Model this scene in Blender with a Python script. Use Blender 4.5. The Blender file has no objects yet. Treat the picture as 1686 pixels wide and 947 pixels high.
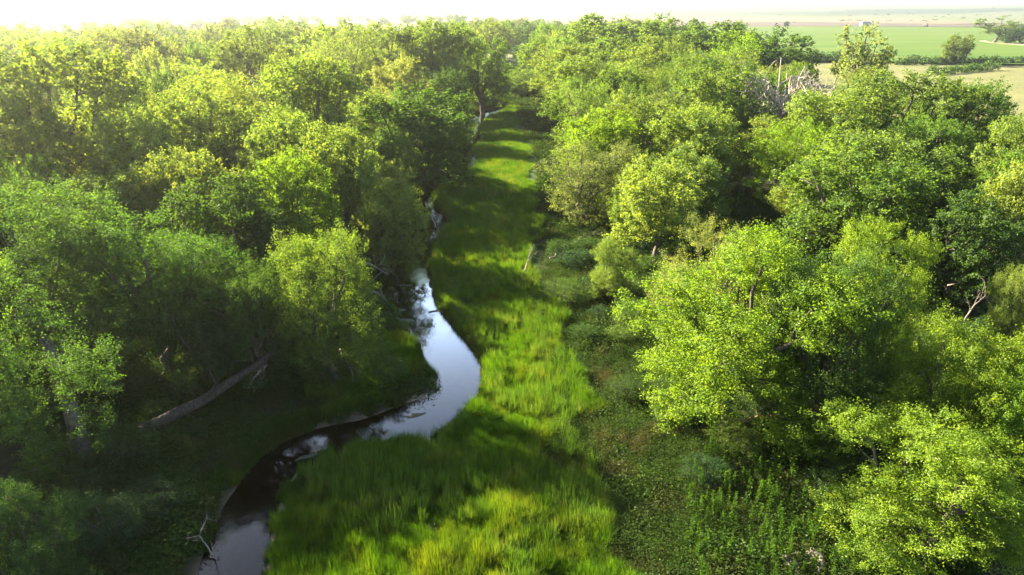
import bpy, math, random
import numpy as np
from mathutils import Vector

R_ = math.radians
scene = bpy.context.scene
COL = scene.collection

# ------------------------------------------------------------------ camera, sky, sun, exposure
CAM_H = 30.0
PITCH = R_(21.55)
FPX = 1160.0                    # focal length in pixels of the 1686 px wide photograph
CX, CY = 843.0, 473.5
cd = bpy.data.cameras.new('camera')
cam = bpy.data.objects.new('camera', cd)
COL.objects.link(cam)
cam.location = (0, 0, CAM_H)
cam.rotation_euler = (math.pi / 2 - PITCH, 0, 0)
cd.sensor_width = 36
cd.lens = 36 * FPX / 1686
cd.clip_start = 0.5
cd.clip_end = 30000
scene.camera = cam

SUN_AZ, SUN_EL = R_(-52), R_(25)
sunvec = Vector((math.sin(SUN_AZ) * math.cos(SUN_EL), math.cos(SUN_AZ) * math.cos(SUN_EL), math.sin(SUN_EL)))
sl = bpy.data.lights.new('sun', 'SUN')
sl.energy = 5.0
sl.angle = R_(0.6)
sl.color = (1.0, 0.88, 0.63)
so = bpy.data.objects.new('sun', sl)
COL.objects.link(so)
so.rotation_euler = sunvec.to_track_quat('Z', 'Y').to_euler()
so.location = (-60, 40, 60)

world = bpy.data.worlds.new('World')
scene.world = world
world.use_nodes = True
wn, wl = world.node_tree.nodes, world.node_tree.links
wn.clear()
w_out = wn.new('ShaderNodeOutputWorld')
w_bg = wn.new('ShaderNodeBackground')
w_sky = wn.new('ShaderNodeTexSky')
w_sky.sky_type = 'NISHITA'
w_sky.sun_disc = False
w_sky.sun_elevation = SUN_EL
w_sky.sun_rotation = SUN_AZ
w_sky.air_density = 1.0
w_sky.dust_density = 1.0
w_sky.ozone_density = 1.5
w_bg.inputs['Strength'].default_value = 0.05
w_tc = wn.new('ShaderNodeTexCoord')
w_map = wn.new('ShaderNodeMapping')
w_map.inputs['Scale'].default_value = (1.0, 1.0, 2.6)
w_nz = wn.new('ShaderNodeTexNoise')
w_nz.inputs['Scale'].default_value = 2.2
w_nz.inputs['Detail'].default_value = 6
w_nz.inputs['Roughness'].default_value = 0.55
w_rmp = wn.new('ShaderNodeMapRange')
w_rmp.inputs['From Min'].default_value = 0.42
w_rmp.inputs['From Max'].default_value = 0.68
w_mix = wn.new('ShaderNodeMixRGB')
w_mix.inputs['Color2'].default_value = (4.5, 4.6, 4.7, 1)     # thin bright cloud, in the sky's own units
wl.new(w_tc.outputs['Generated'], w_map.inputs['Vector'])
wl.new(w_map.outputs['Vector'], w_nz.inputs['Vector'])
wl.new(w_nz.outputs['Fac'], w_rmp.inputs['Value'])
w_m2 = wn.new('ShaderNodeMath')
w_m2.operation = 'MULTIPLY'
w_m2.inputs[1].default_value = 0.28
wl.new(w_rmp.outputs['Result'], w_m2.inputs[0])
wl.new(w_m2.outputs[0], w_mix.inputs['Fac'])
wl.new(w_sky.outputs['Color'], w_mix.inputs['Color1'])
# pale evening haze all round the horizon
w_sep = wn.new('ShaderNodeSeparateXYZ')
wl.new(w_tc.outputs['Generated'], w_sep.inputs[0])
w_hz = wn.new('ShaderNodeMapRange')
w_hz.interpolation_type = 'SMOOTHSTEP'
for i_, x_ in zip(('From Min', 'From Max', 'To Min', 'To Max'), (0.0, 0.14, 0.92, 0.0)): w_hz.inputs[i_].default_value = x_
wl.new(w_sep.outputs['Z'], w_hz.inputs['Value'])
w_mix2 = wn.new('ShaderNodeMixRGB')
w_mix2.inputs['Color2'].default_value = (3.6, 3.6, 3.6, 1)
wl.new(w_hz.outputs['Result'], w_mix2.inputs['Fac'])
wl.new(w_mix.outputs['Color'], w_mix2.inputs['Color1'])
wl.new(w_mix2.outputs['Color'], w_bg.inputs['Color'])
wl.new(w_bg.outputs[0], w_out.inputs['Surface'])

vs = scene.view_settings
vs.view_transform = 'Standard'
vs.look = 'None'
vs.gamma = 1
vs.use_curve_mapping = False
vs.exposure = 3.4
cy = scene.cycles
cy.max_bounces = 8
cy.diffuse_bounces = 3
cy.transmission_bounces = 4
cy.transparent_max_bounces = 8
cy.volume_bounces = 0
cy.use_fast_gi = False

# ------------------------------------------------------------------ pixel -> place helpers
def ray(u, v):
    x, y = (u - CX) / FPX, -(v - CY) / FPX
    return np.array([x, math.cos(PITCH) + y * math.sin(PITCH), -math.sin(PITCH) + y * math.cos(PITCH)])

def at(u, v, z=0.0):
    d = ray(u, v)
    t = (z - CAM_H) / d[2]
    return float(d[0] * t), float(d[1] * t)

def project(x, y, z):
    d = np.array([x, y, z - CAM_H])
    f = d[1] * math.cos(PITCH) - d[2] * math.sin(PITCH)
    up = d[1] * math.sin(PITCH) + d[2] * math.cos(PITCH)
    return CX + FPX * d[0] / f, CY - FPX * up / f

def tag(o, label=None, cat=None, group=None, kind=None):
    if label: o['label'] = label
    if cat: o['category'] = cat
    if group: o['group'] = group
    if kind: o['kind'] = kind
    return o

def empty(name, loc):
    o = bpy.data.objects.new(name, None)
    o.empty_display_size = 0.5
    COL.objects.link(o)
    o.location = loc
    return o

def mesh_np(name, verts, faces, mat=None, attrs=None, smooth=False):
    """faces: (n,k) int array of one polygon size, or a list of such arrays"""
    me = bpy.data.meshes.new(name)
    fl = faces if isinstance(faces, list) else [faces]
    fl = [np.asarray(f, np.int32) for f in fl if len(f)]
    verts = np.asarray(verts, np.float32)
    loops = np.concatenate([f.ravel() for f in fl])
    tot = np.concatenate([np.full(len(f), f.shape[1], np.int32) for f in fl])
    start = np.concatenate([[0], np.cumsum(tot)[:-1]]).astype(np.int32)
    me.vertices.add(len(verts)); me.vertices.foreach_set('co', verts.ravel())
    me.loops.add(len(loops)); me.loops.foreach_set('vertex_index', loops)
    me.polygons.add(len(tot)); me.polygons.foreach_set('loop_start', start)
    me.update(calc_edges=True)
    if smooth:
        me.polygons.foreach_set('use_smooth', np.ones(len(tot), bool))
    for k, v in (attrs or {}).items():
        v = np.asarray(v, np.float32)
        if v.ndim == 2:
            a = me.color_attributes.new(k, 'FLOAT_COLOR', 'POINT')
            a.data.foreach_set('color', v.ravel())
        else:
            a = me.attributes.new(k, 'FLOAT', 'POINT')
            a.data.foreach_set('value', v)
    if mat: me.materials.append(mat)
    return me

def obj(name, me, parent=None, loc=None):
    o = bpy.data.objects.new(name, me)
    COL.objects.link(o)
    if parent: o.parent = parent
    if loc is not None: o.location = loc
    return o

# ------------------------------------------------------------------ materials
def new_mat(name):
    m = bpy.data.materials.new(name)
    m.use_nodes = True
    nt = m.node_tree
    nt.nodes.clear()
    out = nt.nodes.new('ShaderNodeOutputMaterial')
    return m, nt.nodes, nt.links, out

def mixrgb(n, l, fac, a, b, mode='MIX'):
    m = n.new('ShaderNodeMixRGB')
    m.blend_type = mode
    for sock, v in (('Fac', fac), ('Color1', a), ('Color2', b)):
        if hasattr(v, 'is_linked') or hasattr(v, 'links'): l.new(v, m.inputs[sock])
        elif sock == 'Fac': m.inputs[sock].default_value = v
        else: m.inputs[sock].default_value = (*v, 1)
    return m.outputs['Color']

def noise(n, l, scale, detail=3, coord=None, rough=0.5):
    t = n.new('ShaderNodeTexNoise')
    t.inputs['Scale'].default_value = scale
    t.inputs['Detail'].default_value = detail
    t.inputs['Roughness'].default_value = rough
    if coord is not None: l.new(coord, t.inputs['Vector'])
    return t.outputs['Fac']

def maprange(n, l, v, a, b, c=0.0, d=1.0):
    m = n.new('ShaderNodeMapRange')
    for i, x in zip(('From Min', 'From Max', 'To Min', 'To Max'), (a, b, c, d)): m.inputs[i].default_value = x
    l.new(v, m.inputs['Value'])
    return m.outputs['Result']

def leaf_material(name, trans=0.5, gloss=0.012, fixed=None, dry=None, warm=(1.48, 1.45, 0.40)):
    """foliage: diffuse + light let through the blade; colour = object colour, varied leaf by leaf"""
    m, n, l, out = new_mat(name)
    if fixed is None:
        oi = n.new('ShaderNodeObjectInfo')
        base = oi.outputs['Color']
    else:
        rgb = n.new('ShaderNodeRGB')
        rgb.outputs[0].default_value = (*fixed, 1)
        base = rgb.outputs[0]
    at_ = n.new('ShaderNodeAttribute')
    at_.attribute_name = 'tone'
    tone = at_.outputs['Fac']
    if fixed is not None:                                    # tufts also differ one from another
        oi2 = n.new('ShaderNodeObjectInfo')
        mt = n.new('ShaderNodeMath'); mt.operation = 'ADD'
        mm = n.new('ShaderNodeMath'); mm.operation = 'MULTIPLY'; mm.inputs[1].default_value = 1.5
        l.new(oi2.outputs['Random'], mm.inputs[0]); l.new(mm.outputs[0], mt.inputs[0]); l.new(tone, mt.inputs[1])
        m5 = n.new('ShaderNodeMath'); m5.operation = 'MULTIPLY'; m5.inputs[1].default_value = 0.4
        l.new(mt.outputs[0], m5.inputs[0]); tone = m5.outputs[0]
    lo = mixrgb(n, l, 1.0, base, (0.62, 0.72, 0.75), 'MULTIPLY')
    hi = mixrgb(n, l, 1.0, base, (1.42, 1.25, 0.95), 'MULTIPLY')
    col = mixrgb(n, l, tone, lo, hi)
    if dry is not None:
        geo = n.new('ShaderNodeNewGeometry')
        f = maprange(n, l, noise(n, l, dry[1], 3, geo.outputs['Position']), dry[2], dry[3])
        col = mixrgb(n, l, f, col, dry[0])
    tcol = mixrgb(n, l, 1.0, col, warm, 'MULTIPLY')
    d = n.new('ShaderNodeBsdfDiffuse'); l.new(col, d.inputs['Color'])
    t = n.new('ShaderNodeBsdfTranslucent'); l.new(tcol, t.inputs['Color'])
    mx = n.new('ShaderNodeMixShader'); mx.inputs[0].default_value = trans
    l.new(d.outputs[0], mx.inputs[1]); l.new(t.outputs[0], mx.inputs[2])
    g = n.new('ShaderNodeBsdfGlossy'); g.inputs['Roughness'].default_value = 0.6
    g.inputs['Color'].default_value = (0.9, 0.95, 0.8, 1)
    mg = n.new('ShaderNodeMixShader'); mg.inputs[0].default_value = gloss
    l.new(mx.outputs[0], mg.inputs[1]); l.new(g.outputs[0], mg.inputs[2])
    l.new(mg.outputs[0], out.inputs['Surface'])
    return m

def bark_material(name, a, b, scale=9.0):
    m, n, l, out = new_mat(name)
    tc = n.new('ShaderNodeTexCoord')
    mp = n.new('ShaderNodeMapping'); mp.inputs['Scale'].default_value = (1, 1, 0.18)
    l.new(tc.outputs['Object'], mp.inputs['Vector'])
    f = noise(n, l, scale, 5, mp.outputs['Vector'], 0.65)
    col = mixrgb(n, l, maprange(n, l, f, 0.35, 0.66), a, b)
    p = n.new('ShaderNodeBsdfPrincipled'); p.inputs['Roughness'].default_value = 0.9
    p.inputs['Specular IOR Level'].default_value = 0.2
    l.new(col, p.inputs['Base Color'])
    bp = n.new('ShaderNodeBump'); bp.inputs['Strength'].default_value = 0.8; bp.inputs['Distance'].default_value = 0.08
    l.new(f, bp.inputs['Height']); l.new(bp.outputs[0], p.inputs['Normal'])
    l.new(p.outputs[0], out.inputs['Surface'])
    return m

def plain_material(name, col, rough=0.8, var=0.25, scale=3.0, metallic=0.0):
    m, n, l, out = new_mat(name)
    tc = n.new('ShaderNodeTexCoord')
    f = noise(n, l, scale, 4, tc.outputs['Object'])
    c = mixrgb(n, l, maprange(n, l, f, 0.3, 0.7), tuple(x * (1 - var) for x in col), tuple(min(1, x * (1 + var)) for x in col))
    p = n.new('ShaderNodeBsdfPrincipled')
    p.inputs['Roughness'].default_value = rough; p.inputs['Metallic'].default_value = metallic
    l.new(c, p.inputs['Base Color']); l.new(p.outputs[0], out.inputs['Surface'])
    return m

M_LEAF = leaf_material('leaves', 0.54)
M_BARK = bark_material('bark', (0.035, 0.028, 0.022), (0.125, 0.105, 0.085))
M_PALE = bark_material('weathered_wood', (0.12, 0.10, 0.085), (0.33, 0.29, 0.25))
M_SHADE = bark_material('shaded_bark', (0.018, 0.014, 0.011), (0.062, 0.050, 0.041), 7.0)  # bark copy with the leaning trunk's shade put into its colour
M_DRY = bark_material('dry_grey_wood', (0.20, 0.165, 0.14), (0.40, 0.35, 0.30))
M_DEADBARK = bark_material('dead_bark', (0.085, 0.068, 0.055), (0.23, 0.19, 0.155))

# ------------------------------------------------------------------ the river outline (traced on the ground)
RIV_L = [(300, 990), (318, 947), (345, 890), (365, 835), (395, 790), (425, 755), (470, 725), (520, 706), (590, 692), (640, 676), (676, 662),
         (706, 654), (728, 640), (722, 624), (704, 606), (694, 590), (690, 572), (672, 562), (660, 548), (656, 520), (640, 500), (626, 478), (638, 455),
         (655, 430), (664, 405), (684, 384), (692, 362), (690, 340), (698, 322), (720, 296), (752, 278), (762, 262), (756, 245), (762, 226),
         (762, 205), (776, 190), (800, 181), (824, 176), (832, 172)]
RIV_R = [(440, 990), (440, 947), (446, 900), (455, 850), (468, 805), (490, 776), (540, 757), (600, 742), (660, 733), (706, 731), (738, 708),
         (764, 682), (790, 655), (797, 622), (790, 590), (770, 560), (745, 535), (722, 503), (707, 470), (706, 440), (714, 410), (728, 384),
         (738, 362), (718, 345), (712, 325), (734, 302), (776, 284), (786, 266), (776, 248), (792, 230), (788, 210), (800, 196), (822, 187),
         (836, 178), (838, 173)]
WATER_Z = -0.30
pl = [at(u, v, WATER_Z) for u, v in RIV_L]
pr = [at(u, v, WATER_Z) for u, v in RIV_R]
RIVER = np.array(pl + pr[::-1])

def in_poly(x, y, P):
    c = np.zeros(x.shape, bool)
    n = len(P)
    for i in range(n):
        x1, y1 = P[i]; x2, y2 = P[(i + 1) % n]
        if y1 == y2: continue
        k = ((y1 > y) != (y2 > y)) & (x < (x2 - x1) * (y - y1) / (y2 - y1) + x1)
        c ^= k
    return c

def seg_dist(x, y, P, closed=True):
    d = np.full(x.shape, 1e9)
    for i in range(len(P) if closed else len(P) - 1):
        a = np.array(P[i]); b = np.array(P[(i + 1) % len(P)])
        ab = b - a
        t = np.clip(((x - a[0]) * ab[0] + (y - a[1]) * ab[1]) / max(1e-9, ab @ ab), 0, 1)
        d = np.minimum(d, np.hypot(x - a[0] - t * ab[0], y - a[1] - t * ab[1]))
    return d

def river_s(x, y):
    """signed distance to the water's edge, positive in the water; clipped far away"""
    x = np.asarray(x, float); y = np.asarray(y, float)
    s = np.full(x.shape, -60.0)
    k = (y > 15) & (y < 420) & (np.abs(x) < 60)
    if k.any():
        d = seg_dist(x[k], y[k], RIVER)
        s[k] = np.where(in_poly(x[k], y[k], RIVER), d, -d)
    return s

def vnoise(x, y, s, seed=0):
    """cheap smooth value noise for numpy arrays, 0..1"""
    x = np.asarray(x, float) / s; y = np.asarray(y, float) / s
    xi, yi = np.floor(x).astype(np.int64), np.floor(y).astype(np.int64)
    fx, fy = x - xi, y - yi
    fx = fx * fx * (3 - 2 * fx); fy = fy * fy * (3 - 2 * fy)
    def h(a, b):
        v = (a * 374761393 + b * 668265263 + seed * 144665) & 0x7fffffff
        v = ((v ^ (v >> 13)) * 1274126177) & 0x7fffffff
        return ((v ^ (v >> 16)) & 0xffff) / 65535.0
    return (h(xi, yi) * (1 - fx) + h(xi + 1, yi) * fx) * (1 - fy) + (h(xi, yi + 1) * (1 - fx) + h(xi + 1, yi + 1) * fx) * fy

LEFT_EDGE = np.array(pl)
def left_of_river(x, y):
    xs = np.interp(y, [p[1] for p in MID], [p[0] for p in MID])
    return x < xs
_n = min(len(pl), len(pr))
MID = []
for yy in np.linspace(20, 330, 60):
    row_l = [p for p in pl]; row_r = [p for p in pr]
    xl = np.interp(yy, np.maximum.accumulate([p[1] for p in row_l]), [p[0] for p in row_l])
    xr = np.interp(yy, np.maximum.accumulate([p[1] for p in row_r]), [p[0] for p in row_r])
    MID.append(((xl + xr) / 2, yy))
MID += [(10, 430), (40, 600), (60, 900)]

def ground_z(x, y):
    x = np.asarray(x, float); y = np.asarray(y, float)
    s = river_s(x, y)
    left = left_of_river(x, y)
    out = -s
    bank_r = -0.30 + np.clip(out / 1.0, 0, 1) * 0.25 + np.clip((out - 0.6) / 5, 0, 1) * 0.35
    bank_l = -0.30 + np.clip(out / 0.9, 0, 1) * 0.5 + np.clip((out - 0.5) / 6, 0, 1) * 0.9
    flat_bar = seg_dist(x, y, [at(690, 668, 0), at(720, 640, 0), at(692, 612, 0)], False) < 3.2
    bank_l = np.where(flat_bar, -0.30 + np.clip(out / 3.0, 0, 1) * 0.22, bank_l)
    z = np.where(s > 0, -0.30 - np.clip(s / 1.6, 0, 1) * 0.45, np.where(left, bank_l, bank_r))
    z = z + np.where(out > 0.4, (vnoise(x, y, 5, 1) - 0.5) * 0.35 + (vnoise(x, y, 1.3, 2) - 0.5) * 0.12, (vnoise(x, y, 1.1, 3) - 0.5) * 0.06)
    d = np.hypot(x, y)
    ramp = np.clip((d - 2600) / 3600, 0, 1)
    ramp = ramp * ramp * (3 - 2 * ramp)
    hills = 36 + 22 * vnoise(x, y, 1900, 5) + 10 * vnoise(x, y, 700, 6) + np.clip((x - 300) / 3000, 0, 1) * 8
    return z + ramp * hills + np.clip((d - 700) / 800, 0, 1) * (vnoise(x, y, 420, 9) - 0.5) * 2.0

# ------------------------------------------------------------------ ground sheet
def axis(segs):
    v = [segs[0][0]]
    for a, b, st0, st1 in segs:
        s = st0
        x = a
        while x < b - 1e-6:
            t = (x - a) / (b - a)
            x = min(b, x + st0 + (st1 - st0) * t)
            v.append(x)
    return np.array(sorted(set(np.round(v, 4))))
xp = axis([(0, 24, 0.6, 0.6), (24, 120, 0.9, 8), (120, 900, 8, 60), (900, 7600, 70, 480)])
xs = np.concatenate([-xp[::-1], xp[1:]])
ys = axis([(-260, 18, 30, 2), (18, 110, 0.5, 0.55), (110, 330, 0.7, 3.0), (330, 1200, 4, 40), (1200, 8600, 40, 260)])
gx, gy = np.meshgrid(xs, ys)
gz = ground_z(gx, gy)
ss = river_s(gx, gy)
dd = np.hypot(gx, gy)

def lerp(a, b, t): return a + (b - a) * np.clip(t, 0, 1)[..., None]
meadow_c = np.array([0.030, 0.060, 0.010]); forest_c = np.array([0.026, 0.030, 0.013]); bed_c = np.array([0.085, 0.060, 0.038])
mud_c = np.array([0.045, 0.035, 0.024]); sand_c = np.array([0.24, 0.19, 0.135]); dry_c = np.array([0.092, 0.094, 0.034]); plain_c = np.array([0.072, 0.082, 0.030])
colg = np.broadcast_to(forest_c, gx.shape + (3,)).copy()
leftm = left_of_river(gx, gy)
RIGHT_EDGE = [(1060, 990), (1010, 800), (970, 700), (935, 580), (900, 490), (888, 430), (882, 390), (890, 330), (884, 280), (868, 230), (852, 190), (840, 162), (838, 147), (856, 128), (880, 112), (884, 100)]
MEADOW = np.array([at(u, v) for u, v in RIV_L] + [at(u, v) for u, v in [(826, 130), (846, 112), (856, 100)]] + [at(u, v) for u, v in RIGHT_EDGE[::-1]])
inm = in_poly(gx, gy, MEADOW)
colg[inm] = meadow_c
def XR(y): return np.interp(y, [0, 60, 105, 130, 165, 200, 270, 350, 450, 600, 800, 1000], [90, 96, 86, 88, 98, 106, 113, 108, 106, 118, 110, 90])
openr = np.clip((gx - XR(gy) + 2) / 6, 0, 1) * (gy > 60)
colg = lerp(colg, dry_c, openr)
openf = np.clip((dd - 560) / 150 + (vnoise(gx, gy, 160, 4) - 0.5), 0, 1)
colg = lerp(colg, plain_c, openf)
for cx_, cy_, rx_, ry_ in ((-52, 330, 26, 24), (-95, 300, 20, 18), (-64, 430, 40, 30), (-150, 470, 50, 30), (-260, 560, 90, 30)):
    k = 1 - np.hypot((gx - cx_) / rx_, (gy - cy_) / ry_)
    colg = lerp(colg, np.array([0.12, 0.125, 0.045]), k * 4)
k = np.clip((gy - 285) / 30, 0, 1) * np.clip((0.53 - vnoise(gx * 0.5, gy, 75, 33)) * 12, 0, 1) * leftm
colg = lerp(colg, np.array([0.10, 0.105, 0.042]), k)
hillmix = np.clip((dd - 2500) / 1500, 0, 1)
hc = np.where((vnoise(gx, gy, 900, 12) > 0.45)[..., None], np.array([0.026, 0.050, 0.016]), np.array([0.066, 0.074, 0.030]))
hc = np.where((vnoise(gx, gy * 2.2, 650, 14) > 0.64)[..., None], np.array([0.016, 0.028, 0.012]), hc)
colg = colg * (1 - hillmix[..., None]) + hc * hillmix[..., None]
BARS = ((706, 646, 2.3), (724, 634, 1.6), (690, 656, 1.4), (640, 674, 1.0), (590, 690, 1.0), (535, 706, 1.0), (480, 788, 0.9), (510, 768, 0.9), (560, 752, 0.8), (458, 840, 0.9), (446, 885, 0.8), (442, 930, 0.7), (640, 490, 1.6), (655, 520, 1.3),
        (726, 372, 2.4), (714, 350, 1.8), (772, 208, 3.4), (800, 190, 3.2))
edge = np.clip(1 - (-ss) / (0.25 + 0.5 * vnoise(gx, gy, 2.5, 70)), 0, 1)
colg = lerp(colg, mud_c, np.where(ss < 0, edge * 1.2, 0))
colg = lerp(colg, bed_c, np.where(ss > 0, 1, 0))
for u, v, r in BARS[2:14]:
    px_, py_ = at(u, v)
    colg = lerp(colg, np.array([0.085, 0.064, 0.045]), np.clip((1.2 - np.hypot(gx - px_, gy - py_) / r + (vnoise(gx, gy, 0.8, 72) - 0.5)) * 2, 0, 1) * (np.abs(ss) < 3))
for u, v, r in ((726, 372, 2.6), (716, 352, 2.0), (704, 332, 1.8), (772, 208, 4.5), (800, 190, 4.0), (772, 255, 2.0), (706, 646, 2.3), (722, 636, 2.0), (676, 402, 1.8),
                (690, 398, 1.6), (655, 520, 1.6), (448, 880, 0.8), (456, 840, 0.8), (480, 790, 0.9), (800, 170, 7), (636, 500, 1.4)):
    px_, py_ = at(u, v)
    k = 1.25 - np.hypot(gx - px_, gy - py_) / r
    c_ = sand_c if v in (372, 352, 208, 190, 646, 636, 170) else (sand_c * 0.55)
    colg = lerp(colg, c_, np.where(np.abs(ss) < 60, np.clip(k * 1.6, 0, 1), 0))
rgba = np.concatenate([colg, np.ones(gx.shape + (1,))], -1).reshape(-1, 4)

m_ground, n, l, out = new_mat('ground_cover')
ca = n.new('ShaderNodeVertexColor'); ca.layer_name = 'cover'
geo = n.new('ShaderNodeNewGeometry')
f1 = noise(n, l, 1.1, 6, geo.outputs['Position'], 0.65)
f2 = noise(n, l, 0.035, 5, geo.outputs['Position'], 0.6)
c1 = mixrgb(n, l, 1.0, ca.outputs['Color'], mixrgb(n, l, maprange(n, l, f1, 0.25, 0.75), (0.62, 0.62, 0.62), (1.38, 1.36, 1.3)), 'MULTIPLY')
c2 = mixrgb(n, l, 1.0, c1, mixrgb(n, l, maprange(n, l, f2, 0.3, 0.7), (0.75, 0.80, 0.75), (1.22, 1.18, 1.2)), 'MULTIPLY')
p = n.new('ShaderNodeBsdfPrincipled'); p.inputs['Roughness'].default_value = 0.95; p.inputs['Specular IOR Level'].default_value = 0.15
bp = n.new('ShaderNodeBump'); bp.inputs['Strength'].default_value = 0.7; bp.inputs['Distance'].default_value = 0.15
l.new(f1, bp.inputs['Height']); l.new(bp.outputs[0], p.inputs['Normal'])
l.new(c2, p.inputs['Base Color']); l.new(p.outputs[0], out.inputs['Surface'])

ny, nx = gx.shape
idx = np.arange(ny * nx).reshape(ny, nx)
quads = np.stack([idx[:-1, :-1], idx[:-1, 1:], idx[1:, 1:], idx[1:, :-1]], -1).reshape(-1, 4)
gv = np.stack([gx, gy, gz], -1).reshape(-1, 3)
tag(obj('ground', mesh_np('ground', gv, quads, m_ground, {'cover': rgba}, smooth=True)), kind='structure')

# water: the cells of the ground sheet that the river covers, at the water level
m_water, n, l, out = new_mat('creek_water')
geo = n.new('ShaderNodeNewGeometry')
mp = n.new('ShaderNodeMapping'); mp.inputs['Rotation'].default_value = (0, 0, 0.5); mp.inputs['Scale'].default_value = (1.0, 0.45, 1)
l.new(geo.outputs['Position'], mp.inputs['Vector'])
f = noise(n, l, 2.4, 4, mp.outputs['Vector'], 0.6)
f3 = noise(n, l, 0.22, 2, geo.outputs['Position'])
bp = n.new('ShaderNodeBump'); bp.inputs['Distance'].default_value = 0.05
l.new(maprange(n, l, f3, 0.38, 0.62, 0.06, 0.40), bp.inputs['Strength'])
l.new(f, bp.inputs['Height'])
tr = n.new('ShaderNodeBsdfTransparent'); tr.inputs['Color'].default_value = (0.17, 0.125, 0.08, 1)
gl = n.new('ShaderNodeBsdfGlossy'); gl.inputs['Roughness'].default_value = 0.03; gl.inputs['Color'].default_value = (0.96, 0.98, 1, 1)
fr = n.new('ShaderNodeFresnel'); fr.inputs['IOR'].default_value = 1.36
l.new(bp.outputs[0], gl.inputs['Normal'])
mx = n.new('ShaderNodeMixShader')
frm = n.new('ShaderNodeMath'); frm.operation = 'MULTIPLY'; frm.inputs[1].default_value = 600.0
frp = n.new('ShaderNodeMath'); frp.operation = 'POWER'; frp.inputs[1].default_value = 3.0
l.new(fr.outputs[0], frp.inputs[0]); l.new(frp.outputs[0], frm.inputs[0])
frc = n.new('ShaderNodeMath'); frc.operation = 'MINIMUM'; frc.inputs[1].default_value = 0.5
l.new(frm.outputs[0], frc.inputs[0])
l.new(frc.outputs[0], mx.inputs[0]); l.new(tr.outputs[0], mx.inputs[1]); l.new(gl.outputs[0], mx.inputs[2])
l.new(mx.outputs[0], out.inputs['Surface'])
cell = (ss[:-1, :-1] > -0.9) | (ss[1:, 1:] > -0.9) | (ss[:-1, 1:] > -0.9) | (ss[1:, :-1] > -0.9)
wq = quads[cell.ravel()]
used, inv = np.unique(wq, return_inverse=True)
wv = gv[used].copy(); wv[:, 2] = WATER_Z
tag(obj('creek_water', mesh_np('creek_water', wv, inv.reshape(-1, 4), m_water, smooth=True)), kind='structure')

# ------------------------------------------------------------------ far fields (thin sheets on the plain)
def field_sheet(name, px, z, ca_, cb_, scale, stretch):
    m, n, l, out = new_mat(name)
    geo = n.new('ShaderNodeNewGeometry')
    mp = n.new('ShaderNodeMapping'); mp.inputs['Scale'].default_value = stretch
    l.new(geo.outputs['Position'], mp.inputs['Vector'])
    f = noise(n, l, scale, 5, mp.outputs['Vector'], 0.62)
    c = mixrgb(n, l, maprange(n, l, f, 0.36, 0.66), ca_, cb_)
    p = n.new('ShaderNodeBsdfPrincipled'); p.inputs['Roughness'].default_value = 0.95; p.inputs['Specular IOR Level'].default_value = 0.1
    l.new(c, p.inputs['Base Color']); l.new(p.outputs[0], out.inputs['Surface'])
    P = np.array([at(u, v, z) for u, v in px])
    v = [(x, y, z) for x, y in P]
    tag(obj(name, mesh_np(name, v, [np.array([list(range(len(v)))])], m)), kind='structure')

field_sheet('crop_field', [(1760, 107), (1500, 102), (1240, 99), (1100, 60), (1110, 44.0), (1400, 43.5), (1560, 44.5), (1800, 46)], 1.30, (0.024, 0.064, 0.003), (0.074, 0.100, 0.008), 0.022, (0.22, 1.5, 1))
field_sheet('ploughed_field', [(1040, 44.4), (1050, 38), (1300, 36.5), (1560, 40), (1830, 40.5), (1830, 45.5), (1560, 44.1), (1400, 43.1)][::-1], 1.34, (0.060, 0.045, 0.037), (0.082, 0.064, 0.050), 0.006, (0.3, 2.0, 1))
field_sheet('stubble_field', [(1010, 38.4), (1100, 30), (1300, 27.5), (1500, 31.5), (1660, 38), (1560, 39.8), (1300, 36.2), (1050, 37.8)][::-1], 1.45, (0.095, 0.080, 0.050), (0.122, 0.104, 0.066), 0.004, (0.3, 2.0, 1))
field_sheet('pasture', [(700, 36), (720, 27), (900, 24), (1010, 26), (1100, 29), (1000, 38), (860, 40)][::-1], 1.40, (0.090, 0.090, 0.042), (0.12, 0.11, 0.06), 0.004, (0.3, 1.5, 1))
field_sheet('farm_track', [(1800, 79), (1690, 75.5), (1640, 71.5), (1616, 69.2), (1612, 67.2), (1626, 66.0), (1622, 67.6), (1634, 69.6), (1690, 73.0), (1800, 76)][::-1], 1.36, (0.17, 0.145, 0.09), (0.21, 0.18, 0.115), 0.02, (1, 1, 1))

# ------------------------------------------------------------------ trees
def tube(points, radii, sides):
    P = np.array(points, float); r = np.array(radii, float)
    k = len(P)
    T = np.gradient(P, axis=0)
    T /= np.linalg.norm(T, axis=1)[:, None] + 1e-9
    ref = np.array([1.0, 0.13, 0.07])
    A = np.cross(T, ref); A /= np.linalg.norm(A, axis=1)[:, None] + 1e-9
    B = np.cross(T, A)
    a = np.linspace(0, 2 * np.pi, sides, endpoint=False)
    V = P[:, None] + r[:, None, None] * (np.cos(a)[None, :, None] * A[:, None] + np.sin(a)[None, :, None] * B[:, None])
    V = V.reshape(-1, 3)
    F = []
    for i in range(k - 1):
        for j in range(sides):
            j2 = (j + 1) % sides
            F.append((i * sides + j, i * sides + j2, (i + 1) * sides + j2, (i + 1) * sides + j))
    return V, np.array(F)

def join(parts):
    V, F, o = [], [], 0
    for v, f in parts:
        V.append(v); F.append(f + o); o += len(v)
    return np.concatenate(V), np.concatenate(F)

def bez(a, c, b, n, rng=None, wob=0.0):
    t = np.linspace(0, 1, n)[:, None]
    P = (1 - t) ** 2 * a + 2 * t * (1 - t) * c + t * t * b
    if rng is not None and wob > 0:
        P[1:-1] += rng.normal(0, wob, (n - 2, 3))
    return P

def unit(v): return v / (np.linalg.norm(v, axis=-1, keepdims=True) + 1e-9)

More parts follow.
